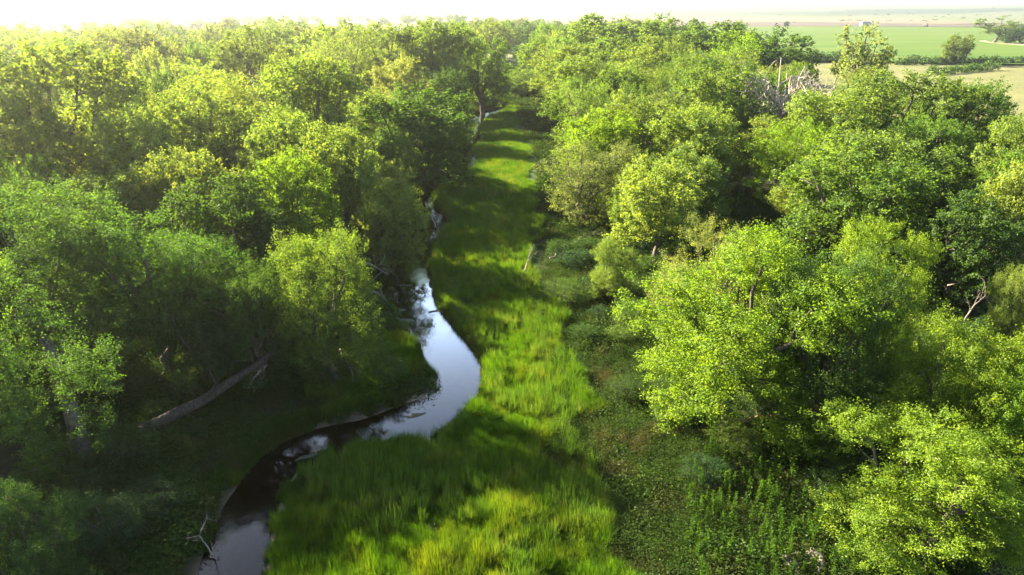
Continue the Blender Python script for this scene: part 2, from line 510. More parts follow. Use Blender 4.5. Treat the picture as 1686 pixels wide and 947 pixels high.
def skeleton(rng, h, Rr, fork, nl, lobe, low, bare=False, sub=(3, 5)):
    """returns branch tubes (points, radii, sides) and crown lobes (centre, radius)"""
    br, lobes = [], []
    r0 = 0.022 * h * rng.uniform(0.85, 1.2) + 0.05
    F = np.array([rng.normal(0, 0.04 * h), rng.normal(0, 0.04 * h), fork * h])
    pts = bez(np.array([0, 0, -0.3]), np.array([F[0] * 0.1, F[1] * 0.1, F[2] * 0.5]), F, 6, rng, 0.012 * h)
    br.append((pts, np.linspace(r0 * 1.25, r0 * 0.85, 6) * np.array([1.25, 1, 1, 1, 1, 1]), 8))
    az0 = rng.uniform(0, 6.28)
    for i in range(nl):
        az = az0 + 6.283 * i / nl + rng.normal(0, 0.25)
        lead = i == 0
        rad = Rr * (rng.uniform(0.05, 0.25) if lead else rng.uniform(0.42, 0.72))
        zt = h * (rng.uniform(0.88, 0.95) if lead else rng.uniform(0.62, 0.9))
        o = np.array([math.cos(az), math.sin(az), 0])
        tip = np.array([o[0] * rad, o[1] * rad, zt])
        ctrl = F + o * rad * 0.55 + np.array([0, 0, (zt - F[2]) * 0.35])
        n = 7
        P = bez(F, ctrl, tip, n, rng, 0.012 * h)
        rr = np.linspace(r0 * 0.72, r0 * 0.16, n)
        br.append((P, rr, 6))
        lobes.append((tip, lobe * rng.uniform(0.8, 1.2)))
        for s in range(rng.integers(sub[0], sub[1] + 1)):
            t = rng.uniform(0.25, 0.95)
            q = P[int(t * (n - 1))]
            dirn = unit(o * rng.uniform(0.2, 1.0) + np.array([rng.normal(0, 0.75), rng.normal(0, 0.75), rng.uniform(-0.15, 0.9)]))
            L = Rr * rng.uniform(0.3, 0.62)
            e = q + dirn * L
            hr = math.hypot(e[0], e[1])
            if hr > Rr - lobe * 0.5:
                e[:2] *= (Rr - lobe * 0.5) / hr
            e[2] = min(max(e[2], low * h), h * 0.93)
            c = (q + e) / 2 + np.array([0, 0, L * 0.15])
            br.append((bez(q, c, e, 5, rng, 0.006 * h), np.linspace(r0 * 0.24, r0 * 0.04, 5), 5))
            lobes.append((e, lobe * rng.uniform(0.6, 1.15)))
            if bare:
                for _ in range(4):
                    q2 = q + (e - q) * rng.uniform(0.3, 1)
                    d2 = unit(dirn + rng.normal(0, 0.7, 3) + np.array([0, 0, 0.3]))
                    e2 = q2 + d2 * L * rng.uniform(0.3, 0.8)
                    br.append((bez(q2, (q2 + e2) / 2 + rng.normal(0, 0.05 * L, 3), e2, 4), np.linspace(r0 * 0.11, r0 * 0.03, 4), 4))
                    for _ in range(2):
                        e3 = e2 + unit(d2 + rng.normal(0, 0.8, 3)) * L * rng.uniform(0.2, 0.45)
                        br.append((np.array([e2 + (e2 - e3) * 0.0, (e2 + e3) / 2 + rng.normal(0, 0.03 * L, 3), e3]), np.linspace(r0 * 0.04, r0 * 0.015, 3), 3))
    # a skirt of lower lobes so that the crown hangs down its sides
    for i in range(int(nl * 1.6)):
        az = rng.uniform(0, 6.28)
        rad = Rr * rng.uniform(0.45, 0.82)
        e = np.array([math.cos(az) * rad, math.sin(az) * rad, h * rng.uniform(low, low + 0.28)])
        q = np.array([F[0], F[1], h * rng.uniform(fork * 0.8, fork + 0.1)])
        if not bare:
            br.append((bez(q, (q + e) / 2 + np.array([0, 0, 0.05 * h]), e, 5), np.linspace(r0 * 0.22, r0 * 0.04, 5), 5))
        lobes.append((e, lobe * rng.uniform(0.6, 1.0)))
    return br, lobes

def leaves_of(rng, lobes, dens, per, leaf, clump, gap=0.0, spire=1.3, aspect=0.62, flat=0.75, core=0.12):
    C = np.array([c for c, r in lobes]); Rd = np.array([r for c, r in lobes])
    pts, dirs, cen = [], [], C.mean(0)
    for i in range(len(C)):
        N = int(dens * 12.6 * Rd[i] ** 2)
        d = unit(rng.normal(0, 1, (N, 3)))
        keep = rng.random(N) < 0.40 + 0.60 * (d[:, 2] * 0.5 + 0.5)
        d = d[keep]
        bump = 1 + 0.34 * np.sin(d @ unit(rng.normal(0, 1, 3)) * 5 + rng.uniform(0, 6)) * np.cos(d @ unit(rng.normal(0, 1, 3)) * 4 + rng.uniform(0, 6))
        p = C[i] + d * (Rd[i] * rng.uniform(0.72, 1.08, len(d)) * bump)[:, None]
        ok = np.ones(len(p), bool)
        for j in range(len(C)):
            if j != i:
                ok &= np.linalg.norm(p - C[j], axis=1) > 0.72 * Rd[j]
        if gap > 0:
            g = np.sin(p[:, 0] * 1.7 + i) * np.sin(p[:, 1] * 1.9 + 2 * i) * np.sin(p[:, 2] * 1.5 + i)
            ok &= (g > -gap) | (rng.random(len(p)) < 0.3)
        pts.append(p[ok]); dirs.append(d[ok])
        nc = int(N * core)                                     # a few leaves inside each lobe so that it is not hollow
        dc = unit(rng.normal(0, 1, (nc, 3)))
        pts.append(C[i] + dc * (Rd[i] * rng.uniform(0.2, 0.7, nc))[:, None]); dirs.append(dc)
    P = np.concatenate(pts); D = np.concatenate(dirs)
    nC = len(P)
    cr = clump * rng.uniform(0.55, 1.25, nC)
    tone_c = rng.random(nC)
    k = np.repeat(np.arange(nC), rng.poisson(per, nC))
    ax = unit(D + np.array([0, 0, 0.55]) + rng.normal(0, 0.45, D.shape))[k]
    off = rng.normal(0, 1, (len(k), 3)) * (cr[k] * 0.5)[:, None]
    off[:, 2] *= flat
    off += ax * (rng.normal(0.1, 0.55, len(k)) * cr[k] * spire)[:, None]
    Q = P[k] + off
    Nn = unit(rng.normal(0, 0.75, (len(k), 3)) + D[k] * 0.45 + np.array([0, 0, 0.45]))
    t = unit(np.cross(Nn, rng.normal(0, 1, (len(k), 3))))
    b = np.cross(Nn, t)
    sz = leaf * rng.uniform(0.65, 1.25, len(k))[:, None]
    L = t * sz; W = b * sz * aspect
    bend = Nn * sz * 0.18
    V = np.stack([Q - L - bend, Q + W, Q + L - bend, Q - W], 1).reshape(-1, 3)
    F = np.arange(len(V)).reshape(-1, 4)
    tone = np.clip(0.8 * tone_c[k] + 0.2 * rng.random(len(k)), 0, 1)
    return V, F, np.repeat(tone, 4)

SPEC = {   # h, R, fork, limbs, lobe radius, lowest crown, leaf density/m2, leaves per clump, clump size, gap, spire, aspect
    'cottonwood': (17, 7.0, 0.24, 6, 2.15, 0.24, 1.05, 1.0, 0.46, 0.20, 1.40, 0.72),
    'willow':     (14, 6.2, 0.20, 7, 1.70, 0.13, 1.20, 0.9, 0.42, 0.12, 1.80, 0.34),
    'ash':        (14, 6.0, 0.20, 8, 1.70, 0.12, 1.45, 1.0, 0.43, 0.08, 1.50, 0.60),
    'elm':        (15, 6.6, 0.22, 7, 1.95, 0.18, 1.10, 1.0, 0.45, 0.12, 1.45, 0.60),
    'open':       (18, 6.4, 0.32, 6, 1.50, 0.42, 0.80, 1.0, 0.46, 0.25, 1.60, 0.72),
    'shrub':      (4, 2.8, 0.10, 7, 0.95, 0.14, 2.2, 0.6, 0.32, 0.00, 1.60, 0.55),
}
LOD = {'near': (0.076, 88), 'mid': (0.145, 36), 'far': (0.235, 19)}
PROTO = {}
def proto(kind, lod, i):
    key = (kind, lod, i)
    if key in PROTO: return PROTO[key]
    rng = np.random.default_rng(abs(hash((len(kind) * 7 + ord(kind[0]), {'near': 1, 'mid': 2, 'far': 3}[lod], i))) % (2 ** 31))
    h, Rr, fork, nl, lobe, low, dens, per, clump, gap, spire, asp = SPEC[kind]
    br, lobes = skeleton(rng, h, Rr, fork, nl, lobe, low)
    leaf, n = LOD[lod]
    if lod == 'far': dens *= 0.8
    if kind == 'shrub': leaf *= 0.8; n = n * 0.8
    V, F, tone = leaves_of(rng, lobes, dens, n * per, leaf, clump, gap, spire, asp)
    hz = np.percentile(V[:, 2], 99.7); hr = np.percentile(np.hypot(V[:, 0], V[:, 1]), 97)
    sx, sz = Rr / hr, h / hz
    V = V * np.array([sx, sx, sz])
    crown = mesh_np('crown', V, F, M_LEAF, {'tone': tone})
    tv, tf = join([tube(p * np.array([sx, sx, sz]), r, max(3, s if lod == 'near' else s - 2)) for p, r, s in br])
    trunk = mesh_np('trunk', tv, tf, M_BARK, smooth=True)
    PROTO[key] = (crown, trunk, h, Rr)
    return PROTO[key]

NVAR = {('elm', 'near'): 1, ('elm', 'mid'): 3, ('elm', 'far'): 2, ('cottonwood', 'near'): 3, ('ash', 'near'): 2, ('willow', 'near'): 2, ('open', 'near'): 1, ('shrub', 'near'): 3,
        ('cottonwood', 'mid'): 5, ('ash', 'mid'): 3, ('willow', 'mid'): 3, ('open', 'mid'): 2, ('shrub', 'mid'): 2,
        ('cottonwood', 'far'): 4, ('ash', 'far'): 2, ('willow', 'far'): 2, ('open', 'far'): 2, ('shrub', 'far'): 2}
TINT = {   # leaf base colours; darker ones also stand in for shade on some trees
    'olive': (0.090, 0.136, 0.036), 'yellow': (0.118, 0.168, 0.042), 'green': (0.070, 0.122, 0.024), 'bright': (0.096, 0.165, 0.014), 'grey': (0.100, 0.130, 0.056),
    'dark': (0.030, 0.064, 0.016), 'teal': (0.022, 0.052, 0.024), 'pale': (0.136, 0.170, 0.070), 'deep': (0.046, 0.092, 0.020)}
NAME = {'elm': 'elm_tree', 'cottonwood': 'cottonwood_tree', 'willow': 'willow_tree', 'ash': 'ash_tree', 'open': 'cottonwood_tree', 'shrub': 'shrub'}
trng = random.Random(7)
TREES = []      # (x, y, R, h)
ANCHOR = []     # labelled trees: (u, v, short phrase)
cnt = {}
def add_tree(kind, x, y, h, Rr, tint, label=None, group=None, rz=None, lean=(0, 0), cat=None, lod=None):
    d = math.hypot(x, y)
    lod = lod or ('near' if d < 72 else 'mid' if d < 235 else 'far')
    cnt[(kind, lod)] = cnt.get((kind, lod), -1) + 1
    crown, trunk, h0, R0 = proto(kind, lod, cnt[(kind, lod)] % NVAR[(kind, lod)])
    z = float(ground_z(np.array([x]), np.array([y]))[0])
    e = empty(NAME[kind], (x, y, z - 0.05))
    e.rotation_euler = (lean[0], lean[1], trng.uniform(0, 6.28) if rz is None else rz)
    e.scale = (Rr / R0, Rr / R0, h / h0)
    c = obj('crown', crown, e); t = obj('trunk', trunk, e)
    k = trng.uniform(0.88, 1.12)
    tc = TINT[tint]
    c.color = (tc[0] * k * trng.uniform(0.92, 1.08), tc[1] * k, tc[2] * k, 1)
    tag(e, label, cat or ('shrub' if kind == 'shrub' else 'tree'), group)
    TREES.append((x, y, Rr, h))
    return e

def top_place(u, v, d):
    """a tree whose top shows at pixel (u, v) and which stands d metres away on the ground"""
    r = ray(u, v)
    k = d / r[1]
    return r[0] * k, d, CAM_H + r[2] * k

# name list: kind, px of the top, distance, crown width in px, colour, label
G_L, G_R = 'trees of the sunlit left woodland', 'trees of the right woodland'
NAMED = [
    # ---- left bank, near
    ('cottonwood', 60, 90, 95, 270, 'yellow', 'huge backlit cottonwood with forked dark limbs at the left edge', G_L),
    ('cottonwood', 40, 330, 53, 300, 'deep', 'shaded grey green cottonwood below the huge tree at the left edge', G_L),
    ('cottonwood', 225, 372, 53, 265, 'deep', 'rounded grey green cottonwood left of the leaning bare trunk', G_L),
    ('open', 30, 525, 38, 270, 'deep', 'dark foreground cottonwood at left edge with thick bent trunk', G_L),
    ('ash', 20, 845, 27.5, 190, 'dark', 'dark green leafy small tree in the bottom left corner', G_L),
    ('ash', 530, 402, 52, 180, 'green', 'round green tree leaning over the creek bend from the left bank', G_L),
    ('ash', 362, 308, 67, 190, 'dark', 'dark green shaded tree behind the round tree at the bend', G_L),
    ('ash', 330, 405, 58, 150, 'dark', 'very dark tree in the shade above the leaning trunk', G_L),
    ('cottonwood', 552, 225, 88, 150, 'yellow', 'glowing yellow cottonwood with pale forked branches near the creek', G_L),
    ('ash', 640, 300, 82, 110, 'yellow', 'small yellow green tree overhanging the narrow dark creek', G_L),
    ('ash', 690, 148, 124, 172, 'deep', 'round dark willow on the left bank beside the narrow sandy creek', G_L),
    ('cottonwood', 505, 108, 118, 190, 'yellow', 'broad sunlit yellow cottonwood in the middle of the left woodland', G_L),
    ('cottonwood', 345, 150, 108, 170, 'yellow', 'bright yellow cottonwood in the left woodland right of dark juniper', G_L),
    ('cottonwood', 225, 195, 88, 150, 'yellow', 'bright yellow crown just right of the huge left edge cottonwood', G_L),
    ('open', 245, 86, 142, 75, 'pale', 'slim pale crown rising above the dark juniper in left woodland', G_L),
    ('ash', 258, 132, 124, 80, 'dark', 'dark bushy juniper shaded between the bright left crowns', G_L),
    ('open', 405, 48, 195, 125, 'olive', 'tall airy cottonwood with two visible forked trunks, far left woodland', G_L),
    ('cottonwood', 205, 56, 200, 130, 'grey', 'hazy grey green cottonwood in the far left woodland', G_L),
    ('cottonwood', 115, 76, 165, 110, 'olive', 'rounded hazy crown behind the huge left edge cottonwood', G_L),
    ('cottonwood', 530, 52, 380, 90, 'deep', 'dark flat topped tree beside the pale clearing beyond left woodland', G_L),
    ('open', 640, 44, 215, 110, 'olive', 'spreading cottonwood with long bare slanting limb left of the creek', G_L),
    ('cottonwood', 715, 42, 215, 130, 'olive', 'tallest cottonwood of the clump left of the distant creek', G_L),
    ('cottonwood', 792, 56, 222, 100, 'green', 'round cottonwood at the right end of the far creek clump', G_L),
    ('ash', 660, 100, 172, 95, 'pale', 'pale sunlit tree in front of the far creek clump', G_L),
    ('ash', 742, 118, 185, 60, 'dark', 'dark low tree by the creek under the far clump', G_L),
    ('ash', 868, 66, 375, 60, 'teal', 'blue green tree closing off the far end of the meadow', G_L),
    ('cottonwood', 455, 190, 96, 130, 'yellow', 'yellow crown in front of the broad sunlit cottonwood', G_L),
    ('cottonwood', 300, 265, 78, 150, 'yellow', 'yellow and green crown above the shaded hollow on the left', G_L),
    ('ash', 470, 275, 78, 140, 'bright', 'leafy yellow tipped tree left of the glowing cottonwood', G_L),
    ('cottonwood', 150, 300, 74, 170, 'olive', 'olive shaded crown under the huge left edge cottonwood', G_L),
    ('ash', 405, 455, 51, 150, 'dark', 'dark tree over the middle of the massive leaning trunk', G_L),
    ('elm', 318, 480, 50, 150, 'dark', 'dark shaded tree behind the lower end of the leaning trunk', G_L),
    ('willow', 770, 165, 262, 45, 'green', 'low green tree at the far left side of the meadow end', G_L),
    # ---- right bank
    ('willow', 884, 116, 262, 90, 'olive', 'olive tree overhanging the narrow far end of the meadow', G_R),
    ('ash', 1238, 400, 46, 330, 'bright', 'big bright green tree at right lit on its left side', G_R),
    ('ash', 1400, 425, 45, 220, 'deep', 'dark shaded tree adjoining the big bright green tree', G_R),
    ('ash', 1455, 372, 57, 170, 'bright', 'sunlit lime green crown behind the dark shaded right tree', G_R),
    ('willow', 1185, 372, 60, 180, 'pale', 'pale feathery tree behind the left shoulder of the big bright tree', G_R),
    ('ash', 1590, 538, 39, 220, 'bright', 'upper bright green crown at the right edge of the foreground', G_R),
    ('ash', 1560, 690, 32.5, 330, 'bright', 'large bright green tree filling the bottom right corner', G_R),
    ('ash', 1700, 600, 36, 200, 'bright', 'bright green tree cut by the right edge above the corner tree', G_R),
    ('ash', 1012, 396, 71, 85, 'yellow', 'small yellow sapling at the meadow edge with golden leaves', G_R),
    ('willow', 965, 236, 101, 150, 'grey', 'olive grey willow leaning out over the right meadow edge', G_R),
    ('willow', 1070, 152, 139, 145, 'grey', 'tall grey green willow behind the meadow edge on the right', G_R),
    ('ash', 1042, 290, 92, 90, 'yellow', 'small yellow green tree in front of the olive grey willow', G_R),
    ('ash', 1135, 250, 96, 130, 'olive', 'olive tree with browned leaves in the right woodland', G_R),
    ('cottonwood', 1152, 178, 124, 115, 'yellow', 'bright spired cottonwood right of the tall grey willow', G_R),
    ('cottonwood', 1258, 196, 122, 120, 'olive', 'cottonwood standing in front of the bare dead tree', G_R),
    ('cottonwood', 1385, 152, 119, 150, 'yellow', 'sunlit cottonwood below the white trunked tree', G_R),
    ('cottonwood', 1500, 122, 125, 180, 'olive', 'broad domed cottonwood, tallest of the right woodland edge', G_R),
    ('cottonwood', 1600, 138, 127, 130, 'green', 'domed cottonwood ending the woodland beside the dry meadow', G_R),
    ('cottonwood', 1440, 226, 90, 200, 'olive', 'wide olive cottonwood in the middle of the right woodland', G_R),
    ('cottonwood', 1575, 250, 88, 170, 'green', 'shaded green cottonwood right of the wide olive one', G_R),
    ('cottonwood', 1345, 268, 92, 120, 'yellow', 'light green crown left of the wide olive cottonwood', G_R),
    ('cottonwood', 1700, 195, 96, 130, 'yellow', 'sunlit cottonwood cut off by the right edge, upper one', G_R),
    ('ash', 1700, 275, 74, 120, 'yellow', 'pale green crown cut off by the right edge, middle one', G_R),
    ('ash', 1700, 440, 52, 90, 'olive', 'small leafy crown at the right edge below the dead brush', G_R),
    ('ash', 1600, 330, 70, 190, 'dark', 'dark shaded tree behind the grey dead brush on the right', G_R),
    ('cottonwood', 985, 26, 310, 130, 'olive', 'tall olive cottonwood at the far right of the meadow end', G_R),
    ('cottonwood', 1090, 30, 300, 130, 'olive', 'wide hazy cottonwood on the far right skyline', G_R),
    ('cottonwood', 1190, 38, 285, 120, 'green', 'green cottonwood on the far right skyline near the field', G_R),
    ('cottonwood', 1285, 50, 272, 115, 'deep', 'dark green cottonwood at the field end of the right woodland', G_R),
    ('cottonwood', 925, 76, 230, 100, 'olive', 'speckled olive tree beside the narrow end of the meadow', G_R),
    ('cottonwood', 958, 96, 188, 130, 'yellow', 'bright yellow green cottonwood overlooking the upper meadow', G_R),
    ('cottonwood', 1045, 80, 205, 120, 'yellow', 'sunny cottonwood behind the one overlooking the upper meadow', G_R),
    ('cottonwood', 1140, 92, 212, 120, 'deep', 'dark leafy cottonwood left of the bare dead tree', G_R),
    ('ash', 1225, 126, 172, 150, 'deep', 'low dark green tree just left of the bare dead tree', G_R),
    ('ash', 1310, 108, 165, 70, 'green', 'small green crown just right of the bare dead tree', G_R),
    ('open', 1432, 42, 218, 85, 'pale', 'airy pale tree with white forked trunk before the green field', G_R),
    ('ash', 1580, 58, 428, 45, 'olive', 'lone upright tree standing at the near edge of the green field', None),
    ('open', 1648, 28, 690, 60, 'olive', 'spreading tree by the curved farm track in the field', None),
    ('ash', 1690, 42, 672, 55, 'dark', 'dark round tree on the curved farm track at right edge', None),
    ('ash', 1296, 36, 1330, 9, 'dark', 'tiny lone dark tree on the ploughed strip', None),
]
for kind, u, v, d, w, tint, label, grp in NAMED:
    x, y, h = top_place(u, v, d)
    Rr = w / 2 / FPX * math.hypot(d, 18) * 1.06
    lean = (0.0, 0.0)
    if 'leaning over the creek' in label: lean = (-0.02, 0.10)
    e = add_tree(kind, x, y, max(h, 2.0), Rr, tint, label, grp, lean=lean)
    if 'round dark willow' in label: e.name = 'willow_tree'
    if 'dark bushy juniper' in label: e.name = 'juniper_tree'
    ANCHOR.append((x, y, h * 0.7, label))

# ---- fill the two woodlands (each tree a thing), thinning with distance
def free(x, y, Rr, k=0.66):
    for (a, b, r, h) in TREES:
        if (a - x) ** 2 + (b - y) ** 2 < (k * (r + Rr)) ** 2: return False
    return True
FILL = []
fr_ = random.Random(21)
CLEAR = ((-52, 330, 26, 24), (-95, 300, 20, 18), (-64, 430, 40, 30), (-150, 470, 50, 30), (-260, 560, 90, 30))
def try_fill(x, y, side):
    d = math.hypot(x, y)
    A = (np.array([x]), np.array([y]))
    if in_poly(*A, MEADOW)[0]: return
    if -river_s(*A)[0] < 3.5: return
    for c in CLEAR:
        if math.hypot((x - c[0]) / c[2], (y - c[1]) / c[3]) < 1: return
    Rr = fr_.uniform(5.2, 8.2) * (1 + min(0.6, d / 600))
    if side == 'L' and d > 95 and -river_s(*A)[0] < 30:
        if fr_.random() < 0.35: return
        Rr = fr_.uniform(4.0, 5.5)
    if side == 'L' and d > 290 and vnoise(np.array([x * 0.5]), np.array([y]), 75, 33)[0] < 0.50: return
    if not free(x, y, Rr, 0.66 if d < 130 else 0.74): return
    if seg_dist(*A, MEADOW)[0] < Rr * 0.55: return
    h = min(Rr * fr_.uniform(2.0, 2.8), fr_.uniform(14, 20 if d < 200 else 25))
    u, v = project(x, y, h)
    rp = Rr * FPX / math.hypot(d, 20)
    for u0, u1, v1, dm in ((1238, 1335, 175, 148), (1345, 1400, 170, 152), (1390, 1480, 150, 218), (1640, 1700, 185, 230), (1300, 1700, 108, 420)):
        if u + rp > u0 and u - rp < u1 and v < v1 and d < dm: return
    if side == 'L' and 95 < d < 330 and u + rp * 0.8 > np.interp(d, [95, 130, 220, 330], [690, 735, 772, 815]): return
    if side == 'R' and 60 < d < 330 and u - rp * 0.8 < np.interp(d, [60, 130, 220, 330], [960, 900, 878, 862]): return
    if u - 1686 > 60 or (u < -60 and d > 140): return
    if side == 'L':
        tint = fr_.choice(['yellow', 'yellow', 'olive', 'olive', 'green', 'grey'])
        if d < 95: tint = fr_.choice(['green', 'deep', 'olive', 'yellow'])
    else:
        tint = fr_.choice(['olive', 'olive', 'yellow', 'green', 'deep', 'bright'])
    kind = fr_.choice(['cottonwood'] * 4 + ['elm'] * 4 + ['ash'] * 3 + ['willow'] * 3 + ['open'])
    e = add_tree(kind, x, y, h, Rr, tint)
    FILL.append((e, x, y, h, side, kind, tint))
for i in range(5200):
    d = 62 + 470 * fr_.random() ** 0.8
    side = fr_.choice('LLR')
    if side == 'L':
        x = fr_.uniform(-0.76 * d - (45 if d < 130 else 12), 25); y = d
        if not left_of_river(np.array([x]), np.array([y]))[0]: continue
        if d < 75 and x > -34: continue
    else:
        y = d; x = fr_.uniform(0, float(XR(np.array([y]))[()]) - 6)
        if left_of_river(np.array([x]), np.array([y]))[0]: continue
        if d < 78 and x < 45: continue
    try_fill(x, y, side)
# the woodland beyond the left frame edge, trees added to shade the foreground
for x, y, h, Rr in ((-45, 43, 15, 6), (-50, 55, 16, 6.5), (-56, 67, 17, 7), (-39, 31, 13, 5.5), (-38, 38, 17, 6.5)):
    FILL.append((add_tree('elm', x, y, h, Rr, 'green'), x, y, h, 'L', 'elm', 'green'))
print('fill trees', len(FILL), {k: sum(1 for f in FILL if f[5] == k) for k in SPEC})

# ------------------------------------------------------------------ far tree belts on the plain
def far_tree(x, y, tint=None):
    Rr = fr_.uniform(6, 10.5)
    if not free(x, y, Rr, 0.55): return
    kind = fr_.choice(['cottonwood', 'elm', 'elm', 'willow', 'open'])
    tint = tint or fr_.choice(['olive', 'green', 'grey', 'deep'])
    h = Rr * fr_.uniform(1.5, 2.1)
    FILL.append((add_tree(kind, x, y, h, Rr, tint), x, y, h, 'F', kind, tint))
for i in range(520):                                                # hazy belts left of the creek
    d = fr_.uniform(520, 1250) if i < 300 else fr_.uniform(1250, 2300); x = fr_.uniform(-0.74 * d, -0.05 * d)
    if vnoise(np.array([x * 0.45]), np.array([d]), 105, 31)[0] > 0.56: far_tree(x, d)
for i in range(150):                                                # the creek's own trees going on to the right of centre
    d = fr_.uniform(530, 980); x = fr_.uniform(-60, float(XR(np.array([d]))[()]))
    far_tree(x, d)

# ------------------------------------------------------------------ shrubs of the woodland floor (things)
srng = random.Random(5)
SHR = []
def add_shrub(x, y, Rr, h, tint, label=None, group=None):
    for a, b, r in SHR:
        if (a - x) ** 2 + (b - y) ** 2 < (0.75 * (r + Rr)) ** 2 and label is None: return
    SHR.append((x, y, Rr))
    e = add_tree('shrub', x, y, h, Rr, tint, label, group)
    TREES.pop()
    return e
for u, v, Rr, h, tint, lab in (
    (930, 500, 3.0, 2.6, 'deep', 'low rounded dark bush at the right edge of the tall meadow grass'),
    (880, 512, 1.8, 1.5, 'dark', 'small dark bush left of the rounded bush in the meadow'),
    (1130, 590, 2.6, 3.2, 'olive', 'brownish olive bush at the foot of the big bright right tree'),
    (545, 640, 2.6, 2.6, 'deep', 'dense dark bush hanging over the inner side of the creek bend'),
    (655, 540, 1.3, 0.9, 'green', 'small round bush on the tip of mud beside the bright water'),
    (610, 610, 2.2, 2.4, 'green', 'leafy green bush above the sunlit grass of the creek bend'),
    (180, 905, 2.6, 2.8, 'teal', 'blue green bush in the shade at the bottom left'),
    (95, 800, 2.4, 2.6, 'deep', 'dark leafy bush under the bent trunk at left'),
    (255, 860, 2.2, 2.0, 'teal', 'feathery teal shrub left of the black creek water'),
    (1160, 800, 1.8, 2.0, 'teal', 'blue green bush standing among dark weeds at lower right'),
    (1450, 940, 1.9, 2.2, 'deep', 'dark bush under the bright corner tree beside the rotten stump'),
    (1110, 700, 1.9, 2.2, 'deep', 'dark bush below the big bright right tree, towards the meadow')):
    x, y = at(u, v)
    add_shrub(x, y, Rr, h, tint, lab)
for i in range(900):
    d = srng.uniform(27, 88)
    x = srng.uniform(-0.78 * d, 0.80 * d)
    A = (np.array([x]), np.array([d]))
    if in_poly(*A, MEADOW)[0] or -river_s(*A)[0] < 2.2: continue
    if seg_dist(*A, MEADOW)[0] < 1.5: continue
    if d < 60 and srng.random() < 0.55: continue
    left = bool(left_of_river(*A)[0])
    if left and -24 < x < -4 and d < 52 : continue
    if not left and d < 42 and x < 16: continue
    Rr = srng.uniform(1.4, 2.9)
    e = add_shrub(x, d, Rr, Rr * srng.uniform(0.8, 1.3), srng.choice(['dark', 'deep', 'teal', 'dark', 'green']))
    if e: FILL.append((e, x, d, 1.5, 'SL' if left else 'SR', 'shrub', ''))

# ------------------------------------------------------------------ scattered ground cover (geometry nodes, kind = stuff)
grng = np.random.default_rng(11)
def blade_tuft(nb, h, spread, width, bend, seed, seg=3):
    rng = np.random.default_rng(seed)
    V, F, T = [], [], []
    for i in range(nb):
        a = rng.uniform(0, 6.28); r = spread * math.sqrt(rng.random())
        p = np.array([math.cos(a) * r, math.sin(a) * r, 0])
        out_ = np.array([math.cos(a), math.sin(a), 0]) * rng.uniform(0.2, 1) + rng.normal(0, 0.4, 3) * np.array([1, 1, 0])
        L = h * rng.uniform(0.55, 1.1); bd = bend * rng.uniform(0.3, 1.3)
        side = unit(np.cross(out_, [0, 0, 1])) * width * rng.uniform(0.7, 1.3)
        o = len(V); tn = rng.random()
        for k in range(seg + 1):
            t = k / seg
            c = p + out_ * bd * L * t * t + np.array([0, 0, L * (t - 0.25 * bd * t * t)])
            w = side * (1 - t) ** 0.7 if k < seg else side * 0.05
            V += [c - w, c + w]; T += [tn, tn]
        for k in range(seg):
            F.append((o + 2 * k, o + 2 * k + 1, o + 2 * k + 3, o + 2 * k + 2))
    return np.array(V), np.array(F), np.array(T)

def herb_tuft(nl, h, rad, leaf, seed, aspect=0.5, up=0.7):
    rng = np.random.default_rng(seed)
    d = unit(rng.normal(0, 1, (nl, 3))); d[:, 2] = np.abs(d[:, 2])
    Q = d * rng.uniform(0.35, 1.0, nl)[:, None] * np.array([rad, rad, h]) * (1 + 0.3 * np.sin(d[:, :1] * 7 + seed) * np.cos(d[:, 1:2] * 6))
    N = unit(rng.normal(0, 0.6, (nl, 3)) + d * 0.4 + np.array([0, 0, up]))
    t = unit(np.cross(N, rng.normal(0, 1, (nl, 3)))); b = np.cross(N, t)
    sz = leaf * rng.uniform(0.6, 1.3, nl)[:, None]
    V = np.stack([Q - t * sz, Q + b * sz * aspect, Q + t * sz, Q - b * sz * aspect], 1).reshape(-1, 3)
    return V, np.arange(len(V)).reshape(-1, 4), np.repeat(rng.random(nl), 4)

def spike(h, seed, leaf=0.07, n=110, rad=0.22):
    """an upright leafy weed stalk"""
    rng = np.random.default_rng(seed)
    z = rng.uniform(0.08, 1, n) * h
    a = rng.uniform(0, 6.28, n)
    r = rad * (1 - (z / h) ** 1.6 * 0.85) * rng.uniform(0.4, 1, n)
    Q = np.stack([np.cos(a) * r, np.sin(a) * r, z], 1)
    t = unit(np.stack([np.cos(a), np.sin(a), rng.uniform(0.2, 1.3, n)], 1)); b = unit(np.cross(t, rng.normal(0, 1, (n, 3))))
    sz = leaf * rng.uniform(0.7, 1.5, n)[:, None]
    V = np.stack([Q - t * sz, Q + b * sz * 0.35, Q + t * sz, Q - b * sz * 0.35], 1).reshape(-1, 3)
    v2, f2 = tube([(0, 0, 0), (0, 0, h * 0.5), (0, 0, h * 0.98)], [0.014, 0.01, 0.004], 4)
    F = np.arange(len(V)).reshape(-1, 4)
    V2, F2 = join([(V, F), (v2, f2)])
    return V2, F2, np.concatenate([np.repeat(rng.random(n), 4), np.full(len(v2), 0.5)])

